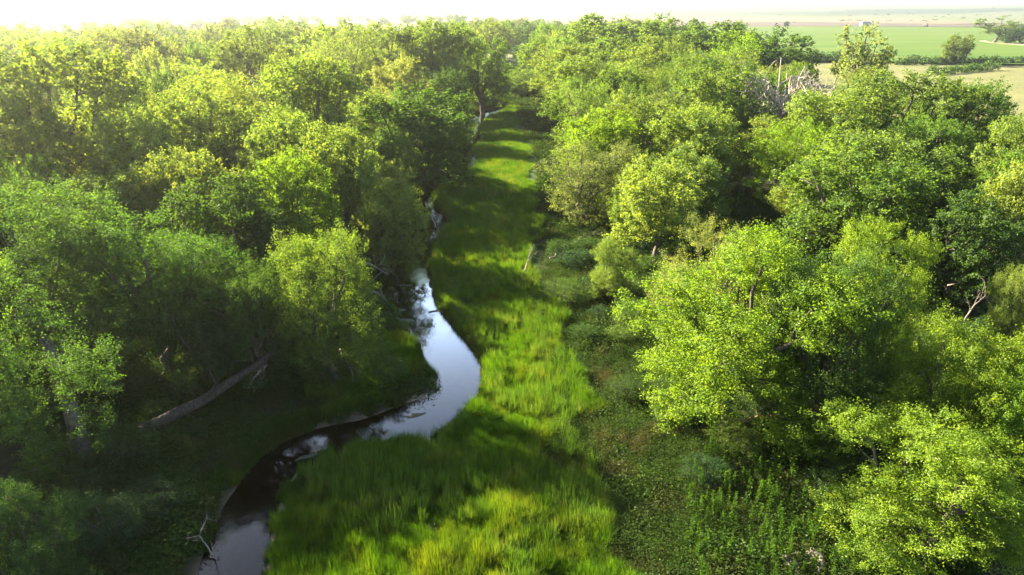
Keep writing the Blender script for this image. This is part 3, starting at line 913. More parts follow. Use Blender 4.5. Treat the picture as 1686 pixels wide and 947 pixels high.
def scatter(name, xyz, scale, tufts, mat, kinds):
    """one stuff object: the tufts instanced on the points by geometry nodes"""
    src = bpy.data.collections.new(name + '_tufts')                 # not linked to the scene
    for i, (V, F, T) in enumerate(tufts):
        o = bpy.data.objects.new('tuft', mesh_np('tuft', V, F, mat, {'tone': T}))
        src.objects.link(o)
    n_ = len(xyz)
    me = bpy.data.meshes.new(name)
    me.vertices.add(n_)
    me.vertices.foreach_set('co', np.asarray(xyz, np.float32).ravel())
    a = me.attributes.new('sc', 'FLOAT', 'POINT'); a.data.foreach_set('value', np.asarray(scale, np.float32))
    a = me.attributes.new('rz', 'FLOAT', 'POINT'); a.data.foreach_set('value', grng.uniform(0, 6.283, n_).astype(np.float32))
    a = me.attributes.new('ix', 'INT', 'POINT'); a.data.foreach_set('value', np.asarray(kinds, np.int32))
    me.materials.append(mat)
    o = obj(name, me)
    ng = bpy.data.node_groups.new(name, 'GeometryNodeTree')
    ng.interface.new_socket('Geometry', in_out='INPUT', socket_type='NodeSocketGeometry')
    ng.interface.new_socket('Geometry', in_out='OUTPUT', socket_type='NodeSocketGeometry')
    N, L = ng.nodes, ng.links
    gi, go = N.new('NodeGroupInput'), N.new('NodeGroupOutput')
    iop = N.new('GeometryNodeInstanceOnPoints')
    ci = N.new('GeometryNodeCollectionInfo')
    ci.inputs['Collection'].default_value = src
    ci.inputs['Separate Children'].default_value = True
    ci.inputs['Reset Children'].default_value = True
    iop.inputs['Pick Instance'].default_value = True
    def attr(nm, ty):
        q = N.new('GeometryNodeInputNamedAttribute'); q.data_type = ty; q.inputs['Name'].default_value = nm
        return q.outputs['Attribute']
    cx = N.new('ShaderNodeCombineXYZ')
    L.new(attr('rz', 'FLOAT'), cx.inputs['Z'])
    L.new(gi.outputs[0], iop.inputs['Points'])
    L.new(ci.outputs[0], iop.inputs['Instance'])
    L.new(attr('ix', 'INT'), iop.inputs['Instance Index'])
    L.new(cx.outputs[0], iop.inputs['Rotation'])
    L.new(attr('sc', 'FLOAT'), iop.inputs['Scale'])
    L.new(iop.outputs[0], go.inputs[0])
    md = o.modifiers.new('scatter', 'NODES'); md.node_group = ng
    return tag(o, kind='stuff')

def points(n, dmin, dmax, xmin, xmax, test):
    """random ground points, xmin/xmax as multiples of the distance"""
    y = grng.uniform(dmin, dmax, n); x = grng.uniform(xmin, xmax, n) * y
    k = test(x, y)
    x, y = x[k], y[k]
    return x, y

BEND = np.array([at(u, v) for u, v in [(505, 668), (520, 640), (560, 600), (620, 566), (664, 552), (692, 570), (696, 596), (680, 625), (640, 648), (560, 670)]])
BENDSTRIP = np.array([at(u, v) for u, v in [(520, 704), (530, 690), (600, 668), (660, 648), (690, 640), (690, 652), (640, 668), (580, 684)]])
def is_meadow(x, y):
    e = (vnoise(x, y, 2.2, 41) - 0.5) * 1.6 + np.where(left_of_river(x - 6, y), 0, (vnoise(x, y, 4.5, 49) - 0.4) * 4.0)
    s = river_s(x, y)
    bars = np.zeros(x.shape, bool)
    for u, v, r in ((726, 368, 1.8), (714, 345, 1.3), (772, 208, 3.4), (800, 190, 3.2), (712, 735, 0.8), (700, 790, 0.5), (690, 830, 0.45), (680, 880, 0.4)):
        a, b = at(u, v); bars |= np.hypot(x - a, y - b) < r
    for u, v, r in BARS[6:12]:
        a, b = at(u, v); bars |= np.hypot(x - a, y - b) < r * (0.5 + 0.7 * vnoise(x, y, 0.9, 73))
    return in_poly(x + e, y, MEADOW) & (s < -0.05 - 0.55 * vnoise(x, y, 1.0, 42)) & ~bars
def is_bend(x, y):
    return (in_poly(x, y, BEND) | in_poly(x, y, BENDSTRIP)) & (river_s(x, y) < -0.7)
def is_wood(x, y):
    s = river_s(x, y)
    return ~in_poly(x, y, MEADOW) & (s < -0.05 - 0.9 * vnoise(x, y, 1.2, 43)) & ~is_bend(x, y)

def zpts(x, y): return np.stack([x, y, ground_z(x, y) - 0.03], 1)
M_GRASS = leaf_material('meadow_grass', 0.5, 0.006, fixed=(0.042, 0.104, 0.007), dry=((0.088, 0.122, 0.014), 0.32, 0.46, 0.72), warm=(1.75, 1.5, 0.3))
M_REED = leaf_material('reeds', 0.45, 0.006, fixed=(0.055, 0.118, 0.020), dry=((0.10, 0.14, 0.03), 0.6, 0.5, 0.7), warm=(1.6, 1.45, 0.35))
M_HERB = leaf_material('herbs', 0.42, 0.006, fixed=(0.024, 0.052, 0.009), dry=((0.042, 0.044, 0.015), 0.35, 0.52, 0.72), warm=(1.5, 1.4, 0.4))  # herb, weed and stalk greens darkened to stand in for shade at right
M_WEED = leaf_material('weeds', 0.42, 0.006, fixed=(0.024, 0.050, 0.009), dry=((0.060, 0.046, 0.022), 0.28, 0.50, 0.68), warm=(1.5, 1.4, 0.4))
M_STALK = leaf_material('weed_leaves', 0.45, 0.006, fixed=(0.034, 0.080, 0.009), warm=(1.5, 1.4, 0.4))

gt = [blade_tuft(34, 0.62 + 0.13 * i, 0.20 + 0.04 * (i % 3), 0.012, 0.62 - 0.08 * i, 60 + i) for i in range(5)]
g_far = [blade_tuft(26, 0.85, 0.55, 0.028, 0.45, 80 + i) for i in range(4)]
X, Y, S, K = [], [], [], []
for n, a, b, sc in ((60000, 26, 62, 1.0), (60000, 62, 115, 1.15)):
    x, y = points(n, a, b, -0.48, 0.35, lambda x, y: is_meadow(x, y) | is_bend(x, y))
    X.append(x); Y.append(y)
    S.append(sc * (0.14 + 0.80 * vnoise(x, y, 3.5, 44) + 0.65 * vnoise(x, y, 0.9, 46)) * grng.uniform(0.7, 1.25, len(x))); K.append(grng.integers(0, 5, len(x)))
x, y = np.concatenate(X), np.concatenate(Y)
scatter('meadow_grass', zpts(x, y), np.concatenate(S), gt, M_GRASS, np.concatenate(K))
print('grass', len(x))
x, y = points(52000, 112, 430, -0.16, 0.10, is_meadow)
scatter('distant_meadow_grass', zpts(x, y), 1.1 * (0.6 + 0.7 * vnoise(x, y, 5, 45)) * (1 + (y - 112) / 500), g_far, M_GRASS, grng.integers(0, 4, len(x)))
# taller reeds in drifts through the meadow and along the water
rt = [blade_tuft(18, 1.30 + 0.1 * i, 0.16, 0.016, 0.22 + 0.04 * i, 90 + i) for i in range(4)]
def is_reed(x, y):
    s = river_s(x, y)
    return is_meadow(x, y) & ((vnoise(x, y, 4.5, 51) + 0.35 * vnoise(x, y, 0.8, 53) > 0.72) | ((s > -1.8) & (vnoise(x, y, 1.6, 52) > 0.35)))
x, y = points(34000, 27, 120, -0.35, 0.35, is_reed)
scatter('reeds', zpts(x, y), grng.uniform(0.65, 1.15, len(x)), rt, M_REED, grng.integers(0, 4, len(x)))
def is_bank(x, y):
    s = river_s(x, y)
    ok = (s > -1.5) & (s < 0.12) & (vnoise(x, y, 1.7, 71) > 0.34)
    for u, v, r in BARS:
        a, b = at(u, v); ok &= np.hypot(x - a, y - b) > r * (0.7 + 0.6 * vnoise(x, y, 0.9, 73))
    return ok
x, y = points(150000, 27, 115, -0.55, 0.12, is_bank)
scatter('bank_grass', zpts(x, y), grng.uniform(0.35, 0.95, len(x)), gt, leaf_material('bank_blades', 0.45, 0.006, fixed=(0.030, 0.066, 0.008), dry=((0.066, 0.066, 0.022), 0.4, 0.48, 0.68), warm=(1.5, 1.45, 0.35)), grng.integers(0, 5, len(x)))
# broad-leaved forbs and old stalks in drifts among the grass
ft = [herb_tuft(90, 0.55 + 0.15 * i, 0.38, 0.05, 160 + i, 0.35, 0.3) for i in range(4)]
x, y = points(26000, 26, 120, -0.4, 0.33, lambda x, y: is_meadow(x, y) & (vnoise(x, y, 2.8, 47) + 0.4 * vnoise(x, y, 0.7, 48) > 0.86))
scatter('meadow_forbs', zpts(x, y), grng.uniform(0.5, 1.2, len(x)), ft, leaf_material('forbs', 0.45, 0.02, fixed=(0.034, 0.075, 0.014), dry=((0.095, 0.078, 0.038), 0.3, 0.52, 0.68), warm=(1.5, 1.4, 0.4)), grng.integers(0, 4, len(x)))
# woodland floor
ht = [herb_tuft(110, 0.30 + 0.12 * i, 0.45 + 0.06 * i, 0.058, 100 + i) for i in range(5)]
x, y = points(60000, 24, 118, -0.80, 0.85, is_wood)
scatter('undergrowth', zpts(x, y), grng.uniform(0.6, 1.6, len(x)) * (0.6 + 0.8 * vnoise(x, y, 4, 55)), ht, M_HERB, grng.integers(0, 5, len(x)))
h_far = [herb_tuft(80, 0.9 + 0.3 * i, 0.9, 0.15, 110 + i) for i in range(3)]
x, y = points(40000, 112, 360, -0.22, 0.26, lambda x, y: ~in_poly(x, y, MEADOW) & (river_s(x, y) < -0.1) & (seg_dist(x, y, MEADOW) < 32))
scatter('far_undergrowth', zpts(x, y), grng.uniform(0.6, 1.5, len(x)) * (0.5 + 0.9 * vnoise(x, y, 6, 56)), h_far, M_HERB, grng.integers(0, 3, len(x)))
# rank weeds with brown seed heads between the meadow and the right woodland
WEEDS = np.array([at(u, v) for u, v in [(940, 990), (930, 860), (905, 760), (890, 660), (875, 560), (860, 500), (862, 455), (930, 420), (1000, 470), (1080, 560), (1150, 680), (1330, 740), (1480, 860), (1500, 990)]])
wt = [herb_tuft(130, 0.8 + 0.2 * i, 0.5, 0.046, 120 + i, 0.4, 0.3) for i in range(4)]
x, y = points(22000, 25, 85, 0.0, 0.75, lambda x, y: in_poly(x, y, WEEDS))
scatter('rank_weeds', zpts(x, y), grng.uniform(0.55, 1.25, len(x)) * (0.6 + 0.6 * vnoise(x, y, 3, 57)), wt, M_WEED, grng.integers(0, 4, len(x)))
SPK = np.array([at(u, v) for u, v in [(1120, 990), (1130, 800), (1180, 730), (1330, 730), (1430, 800), (1480, 880), (1500, 990)]])
st = [spike(1.7, 140 + i) for i in range(4)]
x, y = points(2600, 25, 50, 0.2, 0.75, lambda x, y: in_poly(x, y, SPK))
k = grng.random(len(x)) < 0.6
x, y = x[k], y[k]
scatter('tall_weeds', zpts(x, y), grng.uniform(0.3, 1.15, len(x)), st, M_STALK, grng.integers(0, 4, len(x)))
stalk = None
for i, (u, v, h) in enumerate(((1318, 850, 2.6), (1300, 806, 2.2), (1336, 800, 2.4), (1362, 800, 2.1), (1260, 935, 2.6), (1282, 945, 2.2), (1230, 940, 2.0), (1372, 880, 2.2), (1330, 905, 1.9),
                               (1160, 930, 2.3), (1180, 850, 1.9), (1245, 800, 2.0), (1275, 785, 2.1), (1230, 830, 1.8), (1395, 915, 2.3), (1150, 870, 2.2))):
    x, y = at(u, v)
    V, F, T = spike(h, 200 + i, 0.085, 150, 0.30)
    o = obj('weed_stalk', mesh_np('weed_stalk', V, F, M_STALK, {'tone': T}), loc=(x, y, float(ground_z(np.array([x]), np.array([y]))[0]) - 0.03))
    tag(o, 'tall leafy weed stalk rising from the dark weeds at lower right', 'weed', 'tall weed stalks at lower right')

# ------------------------------------------------------------------ dead wood
def gz1(x, y): return float(ground_z(np.array([x]), np.array([y]))[0])
def dead_tree(u, v, d, Rr, seed, label, mat, lean=(0, 0), nl=6):
    x, y, h = top_place(u, v, d)
    rng = np.random.default_rng(seed)
    br, lobes = skeleton(rng, h, Rr, 0.42, nl, 0.6, 0.5, bare=True, sub=(4, 6))
    e = empty('dead_tree', (x, y, gz1(x, y) - 0.1)); e.rotation_euler = (lean[0], lean[1], rng.uniform(0, 6.28))
    tag(e, label, 'dead tree')
    V, F = tube(br[0][0], br[0][1] * 0.75, 8); obj('trunk', mesh_np('trunk', V, F, mat, smooth=True), e)
    cur = []
    def flush():
        if cur:
            V, F = join([tube(p, np.maximum(r * 1.0, 0.06 if s > 3 else 0.045), s) for p, r, s in cur]); obj('branch', mesh_np('branch', V, F, mat, smooth=True), e)
    for b_ in br[1:]:
        if b_[2] == 6: flush(); cur = []
        cur.append(b_)
    flush()
dead_tree(1285, 82, 146, 8.0, 3, 'bare grey dead tree standing among the right woodland crowns', M_DRY, (0, -0.08), 8)
dead_tree(1378, 112, 152, 5.5, 8, 'thin bare dead limbs right of the grey dead tree', M_DRY, (0, 0.12), 3)

def own_trunk(start, pts, radii):
    for e in [q for q in COL.objects if q.get('label', '').startswith(start)]:
        for c in [c for c in e.children if c.name.split('.')[0] == 'trunk']: bpy.data.objects.remove(c)
        P = np.array(pts); o0 = P[0].copy()
        t = np.linspace(0, len(P) - 1, 12)
        Q = np.stack([np.interp(t, range(len(P)), P[:, i]) for i in range(3)], 1) - o0
        Q[1:-1] = (Q[:-2] + 2 * Q[1:-1] + Q[2:]) / 4
        V, F = tube(Q, np.interp(t, range(len(radii)), radii), 10)
        o = obj('trunk', mesh_np('trunk', V, F, M_BARK, smooth=True), e)
        from mathutils import Matrix
        o.matrix_parent_inverse = Matrix.LocRotScale(e.location, e.rotation_euler, e.scale).inverted()
        o.location = o0
def dead_branch(name, pts, r, label, mat, twigs=5, seed=0, cat='branch', tl=0.4):
    """pts: points in the place; a thick piece with forking bare twigs"""
    rng = np.random.default_rng(seed)
    P = np.array(pts, float)
    n = 9
    t = np.linspace(0, len(P) - 1, n)
    Q = np.stack([np.interp(t, range(len(P)), P[:, i]) for i in range(3)], 1)
    o0 = Q[0].copy(); Q -= o0
    L = np.linalg.norm(Q[-1])
    Q[1:-1] += rng.normal(0, 0.012 * L, (n - 2, 3))
    e = empty(name, o0)
    tag(e, label, cat)
    V, F = tube(Q, np.linspace(r, r * 0.45, n), 8)
    caps = [np.arange(8)[None, ::-1], (np.arange(8) + (n - 1) * 8)[None]]
    obj('stem', mesh_np('stem', V, [F] + caps, mat, smooth=True), e)
    for i in range(twigs):
        k = rng.integers(2, n)
        ax = unit(Q[min(k, n - 1)] - Q[k - 1])
        d = unit(ax * 0.5 + rng.normal(0, 0.8, 3) + np.array([0, 0, 0.35]))
        l_ = L * tl * rng.uniform(0.5, 1.2)
        a = Q[k]; b_ = a + d * l_
        parts = [tube(bez(a, (a + b_) / 2 + rng.normal(0, 0.08 * l_, 3), b_, 5), np.linspace(r * 0.38, r * 0.12, 5), 5)]
        for j in range(3):
            m = a + d * l_ * rng.uniform(0.35, 0.95)
            c = m + unit(d + rng.normal(0, 0.7, 3)) * l_ * rng.uniform(0.25, 0.5)
            parts.append(tube([m, (m + c) / 2 + rng.normal(0, 0.04 * l_, 3), c], [r * 0.16, r * 0.1, r * 0.05], 4))
        V, F = join(parts); obj('twig', mesh_np('twig', V, F, mat, smooth=True), e)
    return e
def A3(u, v, z): return (*at(u, v, z), z)
def G3(u, v, dz):
    x, y = at(u, v); return (x, y, gz1(x, y) + dz)
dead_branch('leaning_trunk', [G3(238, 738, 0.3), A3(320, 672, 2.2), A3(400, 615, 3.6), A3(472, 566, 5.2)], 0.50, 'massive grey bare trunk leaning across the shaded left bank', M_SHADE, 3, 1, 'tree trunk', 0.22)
dead_branch('dead_branch', [A3(440, 600, 3.2), A3(418, 622, 2.6), A3(408, 640, 1.6)], 0.09, 'pale bare branch hanging from the massive leaning trunk', M_PALE, 4, 2, tl=0.5)
dead_branch('dead_branch', [G3(285, 905, 0.4), G3(330, 893, 0.6), G3(352, 912, 0.35)], 0.08, 'white dead branch lying at the black water, bottom left', M_PALE, 6, 4, tl=0.4)
dead_branch('dead_branch', [A3(520, 560, 3.2), A3(515, 605, 1.6), G3(505, 635, 0.4)], 0.10, 'bare white limb drooping to the grass left of the creek bend', M_PALE, 4, 6, tl=0.45)
dead_branch('dead_branch', [A3(560, 575, 2.6), A3(580, 612, 1.4), G3(584, 655, 0.2)], 0.09, 'bare grey limb drooping to the grass inside the creek bend', M_PALE, 6, 7, tl=0.45)
dead_branch('dead_branch', [A3(548, 415, 4.5), A3(600, 432, 3.4), A3(640, 452, 2.0)], 0.12, 'bare branch reaching right over the dark water', M_DEADBARK, 8, 9, tl=0.4)
dead_branch('dead_branch', [A3(590, 345, 4.5), A3(612, 385, 3.6), A3(636, 410, 2.0)], 0.12, 'grey dead limbs under the small yellow tree at the creek', M_DEADBARK, 9, 10, tl=0.45)
dead_branch('dead_branch', [G3(590, 498, 0.9), G3(626, 500, 0.7), G3(652, 514, 0.2)], 0.20, 'grey driftwood limb on the mud beside the bright water', M_DEADBARK, 4, 11, tl=0.35)
dead_branch('dead_branch', [A3(1588, 528, 3.0), A3(1602, 505, 4.2), A3(1622, 488, 5.2)], 0.08, 'forked bare grey branch in the shade at right', M_DEADBARK, 8, 12, tl=0.55)
dead_branch('dead_branch', [A3(1560, 470, 4.5), A3(1620, 450, 5.2), A3(1670, 425, 6.2)], 0.08, 'tangle of grey dead twigs above the forked grey branch', M_DEADBARK, 11, 13, tl=0.5)
dead_branch('fallen_log', [G3(905, 436, 0.7), G3(935, 418, 0.8), G3(965, 402, 0.9)], 0.11, 'thin pale log lying in the grass at the right meadow edge', M_PALE, 1, 14, 'log', 0.2)
dead_branch('snag', [G3(856, 466, 0.2), G3(864, 458, 0.9), G3(870, 448, 1.5)], 0.14, 'short dark snag with a white top sticking out of the meadow', M_DEADBARK, 3, 15, 'snag', 0.5)
dead_branch('fallen_log', [G3(658, 410, 0.1), G3(680, 398, 0.22), G3(700, 386, 0.2)], 0.42, 'grey driftwood log beside the dark water upstream', M_DEADBARK, 2, 16, 'log', 0.2)
dead_branch('fallen_log', [A3(1196, 694, 1.0), A3(1240, 690, 1.2), A3(1294, 683, 1.5)], 0.24, 'sunlit brown log under the big bright right tree', bark_material('brown_wood', (0.26, 0.16, 0.085), (0.42, 0.29, 0.17)), 3, 17, 'log', 0.25)
dead_branch('bare_trunk', [G3(1366, 768, -0.1), A3(1352, 730, 1.6), A3(1336, 672, 4.2)], 0.24, 'slim grey trunk in the shade under the dark right tree', M_BARK, 0, 18, 'tree trunk')
dead_branch('dead_branch', [G3(700, 330, 0.3), G3(712, 360, 0.3), G3(722, 384, 0.3)], 0.14, 'weathered driftwood beside the pale sand bar upstream', M_PALE, 3, 19, tl=0.25)
dead_branch('dead_branch', [A3(30, 232, 12.5), A3(70, 285, 10.5), A3(96, 325, 9.0)], 0.45, 'thick dark forked limb inside the huge left edge cottonwood', M_BARK, 4, 20, tl=0.5)
dead_branch('dead_branch', [A3(502, 238, 9.5), A3(515, 205, 11.0), A3(532, 172, 12.5)], 0.30, 'dark forked limb showing in the sunlit left crowns', M_BARK, 5, 21, tl=0.45)

M_MAT = plain_material('water_weed', (0.030, 0.034, 0.014), 0.8, 0.4, 6.0)
for u, v, a_, b_, rz, lab in ((718, 512, 0.9, 0.35, 0.5, 'small dark patch of weed floating near the top of the bright pool'), (672, 528, 0.9, 0.5, -0.6, 'dark weed mat floating off the mud point in the bright pool'),
                              (690, 542, 0.7, 0.35, 0.9, 'dark ragged weed mat floating beside the mud point'), (684, 684, 1.0, 0.28, 0.3, 'thin green weed mat floating in the lower bend of the creek'),
                              (648, 512, 1.2, 0.6, 0.2, 'brown mud mat breaking the surface at the head of the bright pool'), (505, 752, 0.8, 0.3, 0.6, 'dark silt mat in the shallow water of the lower bend'),
                              (668, 470, 0.8, 0.4, 0.1, 'dark weed mat in the shaded water above the bright pool')):
    x, y = at(u, v, WATER_Z)
    rng = np.random.default_rng(u)
    n_ = 22
    t = np.linspace(0, 6.283, n_, endpoint=False)
    r = 1 + 0.22 * np.sin(2 * t + u) + 0.16 * np.sin(5 * t + v) + rng.normal(0, 0.09, n_)
    X_, Y_ = np.cos(t) * a_ * r, np.sin(t) * b_ * r
    ring = [np.stack([X_ * q, Y_ * q, np.full(n_, z_)], 1) for q, z_ in ((1.0, -0.03), (0.85, 0.018), (0.4, 0.035))]
    V = np.concatenate(ring + [np.array([[0, 0, 0.03]])])
    F4 = [(k_ * n_ + i, k_ * n_ + (i + 1) % n_, (k_ + 1) * n_ + (i + 1) % n_, (k_ + 1) * n_ + i) for k_ in range(2) for i in range(n_)]
    F3 = [(2 * n_ + i, 2 * n_ + (i + 1) % n_, 3 * n_) for i in range(n_)]
    o = obj('weed_mat', mesh_np('weed_mat', V, [np.array(F4), np.array(F3)], M_MAT, smooth=True), loc=(x, y, WATER_Z))
    o.rotation_euler = (0, 0, rz)
    tag(o, lab, 'weed mat')

own_trunk('dark foreground cottonwood', [G3(146, 785, -0.2), A3(128, 712, 2.6), A3(98, 610, 6.0), A3(48, 515, 8.8), A3(20, 480, 10.2)], [0.75, 0.55, 0.48, 0.40, 0.25])
# rotten hollow stump, bottom right
def stump(u, v):
    x, y = at(u, v)
    e = empty('rotten_stump', (x, y, gz1(x, y) - 0.05))
    tag(e, 'grey hollow rotten stump among weeds at the bottom edge', 'stump')
    rng = np.random.default_rng(77)
    n = 26
    a = np.linspace(0, 6.283, n, endpoint=False)
    ro = 1.05 + 0.16 * np.sin(3 * a) + rng.normal(0, 0.05, n); ri = ro * 0.72
    top = 0.75 + 0.22 * np.sin(2 * a + 1) + rng.normal(0, 0.13, n)
    rings = [(ro * 1.35, np.zeros(n)), (ro * 1.1, np.full(n, 0.25)), (ro, top), (ri, top - 0.05), (ri * 0.9, np.full(n, 0.2)), (ri * 0.3, np.full(n, 0.12))]
    V = np.concatenate([np.stack([np.cos(a) * r, np.sin(a) * r, z], 1) for r, z in rings])
    F = [(k * n + i, k * n + (i + 1) % n, (k + 1) * n + (i + 1) % n, (k + 1) * n + i) for k in range(5) for i in range(n)]
    obj('shell', mesh_np('shell', V, np.array(F), M_DEADBARK), e)
    for i in range(6):
        b_ = rng.uniform(0, 6.28); c, s_ = math.cos(b_), math.sin(b_)
        V, F = tube([(c * 0.9, s_ * 0.9, 0.3), (c * 1.4, s_ * 1.4, 0.16), (c * 2.0 + rng.normal(0, 0.2), s_ * 2.0, 0.02)], [0.2, 0.13, 0.05], 6)
        obj('root', mesh_np('root', V, F, M_DEADBARK, smooth=True), e)
stump(1322, 950)

# golden leaves on the little sapling
for o in [q for q in COL.objects if q.get('label', '').startswith('small yellow sapling')]:
    rng = np.random.default_rng(3)
    V, F, T = leaves_of(rng, [(np.array([0, 0, 0.0]), 0.55), (np.array([0.4, 0.2, 0.4]), 0.4)], 3.0, 40, 0.10, 0.3)
    x, y, z = A3(1006, 462, 2.0)
    g = obj('golden_foliage', mesh_np('golden_foliage', V, F, M_LEAF, {'tone': T}), o)
    g.matrix_parent_inverse = (__import__('mathutils').Matrix.LocRotScale(o.location, o.rotation_euler, o.scale)).inverted()
    g.location = (x, y, z)
    g.color = (0.42, 0.27, 0.02, 1)

# ------------------------------------------------------------------ far things: shed, house, pump, poles, hedges
def box(cx, cy, z0, sx, sy, sz):
    x, y = sx / 2, sy / 2
    V = np.array([(cx + a * x, cy + b * y, z0 + c * sz) for c in (0, 1) for a, b in ((-1, -1), (1, -1), (1, 1), (-1, 1))])
    return V, np.array([(0, 3, 2, 1), (4, 5, 6, 7), (0, 1, 5, 4), (1, 2, 6, 5), (2, 3, 7, 6), (3, 0, 4, 7)])
M_BLUE = plain_material('blue_grey_sheet_metal', (0.07, 0.085, 0.13), 0.5)
M_WHITE = plain_material('white_sheet_metal', (0.68, 0.68, 0.66), 0.6, 0.08)
M_STEEL = plain_material('dark_painted_steel', (0.05, 0.048, 0.046), 0.5)
M_RUST = plain_material('worn_tan_steel', (0.32, 0.22, 0.13), 0.6)
def shed(name, x, y, w, dp, hw, hr, mw, mr, rz, label):
    e = empty(name, (x, y, gz1(x, y) + 0.9)); e.rotation_euler = (0, 0, rz); tag(e, label, 'building')
    V, F = box(0, 0, 0, w, dp, hw); obj('wall', mesh_np('wall', V, F, mw), e)
    W, D = w / 2 + 0.4, dp / 2 + 0.5
    V = np.array([(-W, -D, hw - 0.1), (W, -D, hw - 0.1), (W, D, hw - 0.1), (-W, D, hw - 0.1), (-W, 0, hw + hr), (W, 0, hw + hr)])
    obj('roof', mesh_np('roof', V, [np.array([(0, 1, 5, 4), (2, 3, 4, 5), (0, 3, 2, 1)]), np.array([(0, 4, 3), (1, 2, 5)])], mr), e)
    V, F = box(-w / 2 - 0.08, 0, 0.05, 0.15, dp * 0.5, hw * 0.8); obj('door', mesh_np('door', V, F, M_WHITE), e)
    V, F = box(w * 0.12, -dp / 2 - 0.08, 0.05, w * 0.25, 0.15, hw * 0.7); obj('sliding_door', mesh_np('sliding_door', V, F, M_STEEL), e)
x, y = at(1424, 43.5, 1.0)
shed('field_shed', x, y, 17, 11, 5.2, 2.4, M_BLUE, M_BLUE, 0.35, 'dark blue shed with a pale end at the far edge of the green field')
x, y = at(834, 42.5, 0.3)
shed('farmhouse', x, y, 11, 9, 6.5, 4.0, M_BLUE, M_BLUE, 0.9, 'grey blue farm building glimpsed above the far trees at centre')

x, y = at(1522, 44.0, 1.0)
e = empty('pump_jack', (x, y, gz1(x, y) + 0.9)); e.rotation_euler = (0, 0, 0.25); e.scale = (1.25, 1.25, 1.25)
tag(e, 'oil pump jack standing beyond the green field on the right', 'pump jack')
def pump_part(nm, parts, m):
    V, F = join(parts); obj(nm, mesh_np(nm, V, F, m), e)
pump_part('base', [box(0, 0, 0, 11, 2.6, 0.6)], M_STEEL)
for sx, sy in ((-2.6, -1), (-2.6, 1), (0.6, -1), (0.6, 1)):
    pump_part('post', [tube([(sx, sy, 0.5), (-1.0, sy * 0.3, 7.4)], [0.22, 0.18], 6)], M_RUST)
beam = [tube([(-6.2, 0, 9.0), (-1.0, 0, 7.7), (4.6, 0, 6.3)], [0.38, 0.48, 0.38], 6)]
pump_part('walking_beam', beam, M_RUST)
a = np.linspace(-0.6, 0.75, 7)
hv = [(-1.0 - 6.0 * math.cos(t), s_, 8.2 + 3.2 * math.sin(-t) + 0.4) for s_ in (-0.35, 0.35) for t in a] + [(-5.2, -0.35, 8.6), (-5.2, 0.35, 8.6)]
hf = [(i, i + 1, i + 8, i + 7) for i in range(6)]
hf3 = [(14, i, i + 1) for i in range(6)] + [(15, i + 8, i + 7) for i in range(6)]
obj('horse_head', mesh_np('horse_head', np.array(hv), [np.array(hf), np.array(hf3)], M_RUST), e)
for s_ in (-0.9, 0.9):
    pump_part('crank_weight', [box(3.6, s_, 1.0, 1.1, 0.4, 3.4)], M_STEEL)
    pump_part('pitman_arm', [tube([(3.6, s_, 3.6), (4.4, s_ * 0.5, 6.3)], [0.14, 0.14], 5)], M_RUST)
pump_part('gearbox', [box(3.6, 0, 0.6, 1.6, 1.2, 2.2)], M_STEEL)
pump_part('motor', [box(5.0, 0, 0.6, 1.2, 1.4, 1.3)], M_STEEL)

M_POLE = plain_material('pole_wood', (0.19, 0.16, 0.13), 0.9)
for u, lab in ((1302, 'thin utility pole standing left of the blue shed beyond the green field'), (1458, 'thin utility pole standing right of the blue shed beyond the green field')):
    x, y = at(u, 41.0, 1.2)
    e = empty('utility_pole', (x, y, gz1(x, y) + 0.8)); tag(e, lab, 'pole', 'utility poles beyond the field')
    V, F = tube([(0, 0, 0), (0, 0, 12.5)], [0.22, 0.16], 8); obj('post', mesh_np('post', V, F, M_POLE), e)
    V, F = box(0, 0, 11.4, 2.4, 0.14, 0.18); obj('crossarm', mesh_np('crossarm', V, F, M_POLE), e)

def hedge(px, name, label, tint, Rr, leaf=0.42, z=0.8):
    rng = np.random.default_rng(len(label))
    P = np.array([at(u, v) for u, v in px])
    c0 = P[0].copy()
    lobes = []
    for i in range(len(P) - 1):
        L = np.linalg.norm(P[i + 1] - P[i])
        for t in np.arange(0, 1, Rr * 0.75 / L):
            q = P[i] + (P[i + 1] - P[i]) * t - c0
            lobes.append((np.array([q[0] + rng.normal(0, Rr * 0.3), q[1] + rng.normal(0, Rr * 0.35), Rr * rng.uniform(0.3, 0.8)]), Rr * rng.uniform(0.7, 1.25)))
    V, F, T = leaves_of(rng, lobes, 0.9, 5, leaf, 0.6, 0, 1.1)
    k = V[:, 2].reshape(-1, 4).min(1) > -0.5
    V = V.reshape(-1, 4, 3)[k].reshape(-1, 3); F = np.arange(len(V)).reshape(-1, 4); T = T.reshape(-1, 4)[k].ravel()
    o = obj(name, mesh_np(name, V, F, M_LEAF, {'tone': T}), loc=(c0[0], c0[1], gz1(*c0) + z - 0.5))
    o.color = (*TINT[tint], 1)
    tag(o, label, 'hedge')
hedge([(1480, 108), (1540, 107), (1600, 107), (1660, 107), (1740, 109)], 'hedge', 'long dark hedge along the near edge of the green field', 'dark', 2.4)
hedge([(1320, 104), (1360, 103), (1410, 104)], 'hedge', 'short dark hedge between the woodland end and the green field', 'dark', 3.2)
hedge([(1530, 124), (1560, 123), (1610, 118), (1640, 117)], 'hedge', 'low dark strip of brush in the dry meadow at right', 'deep', 1.9)
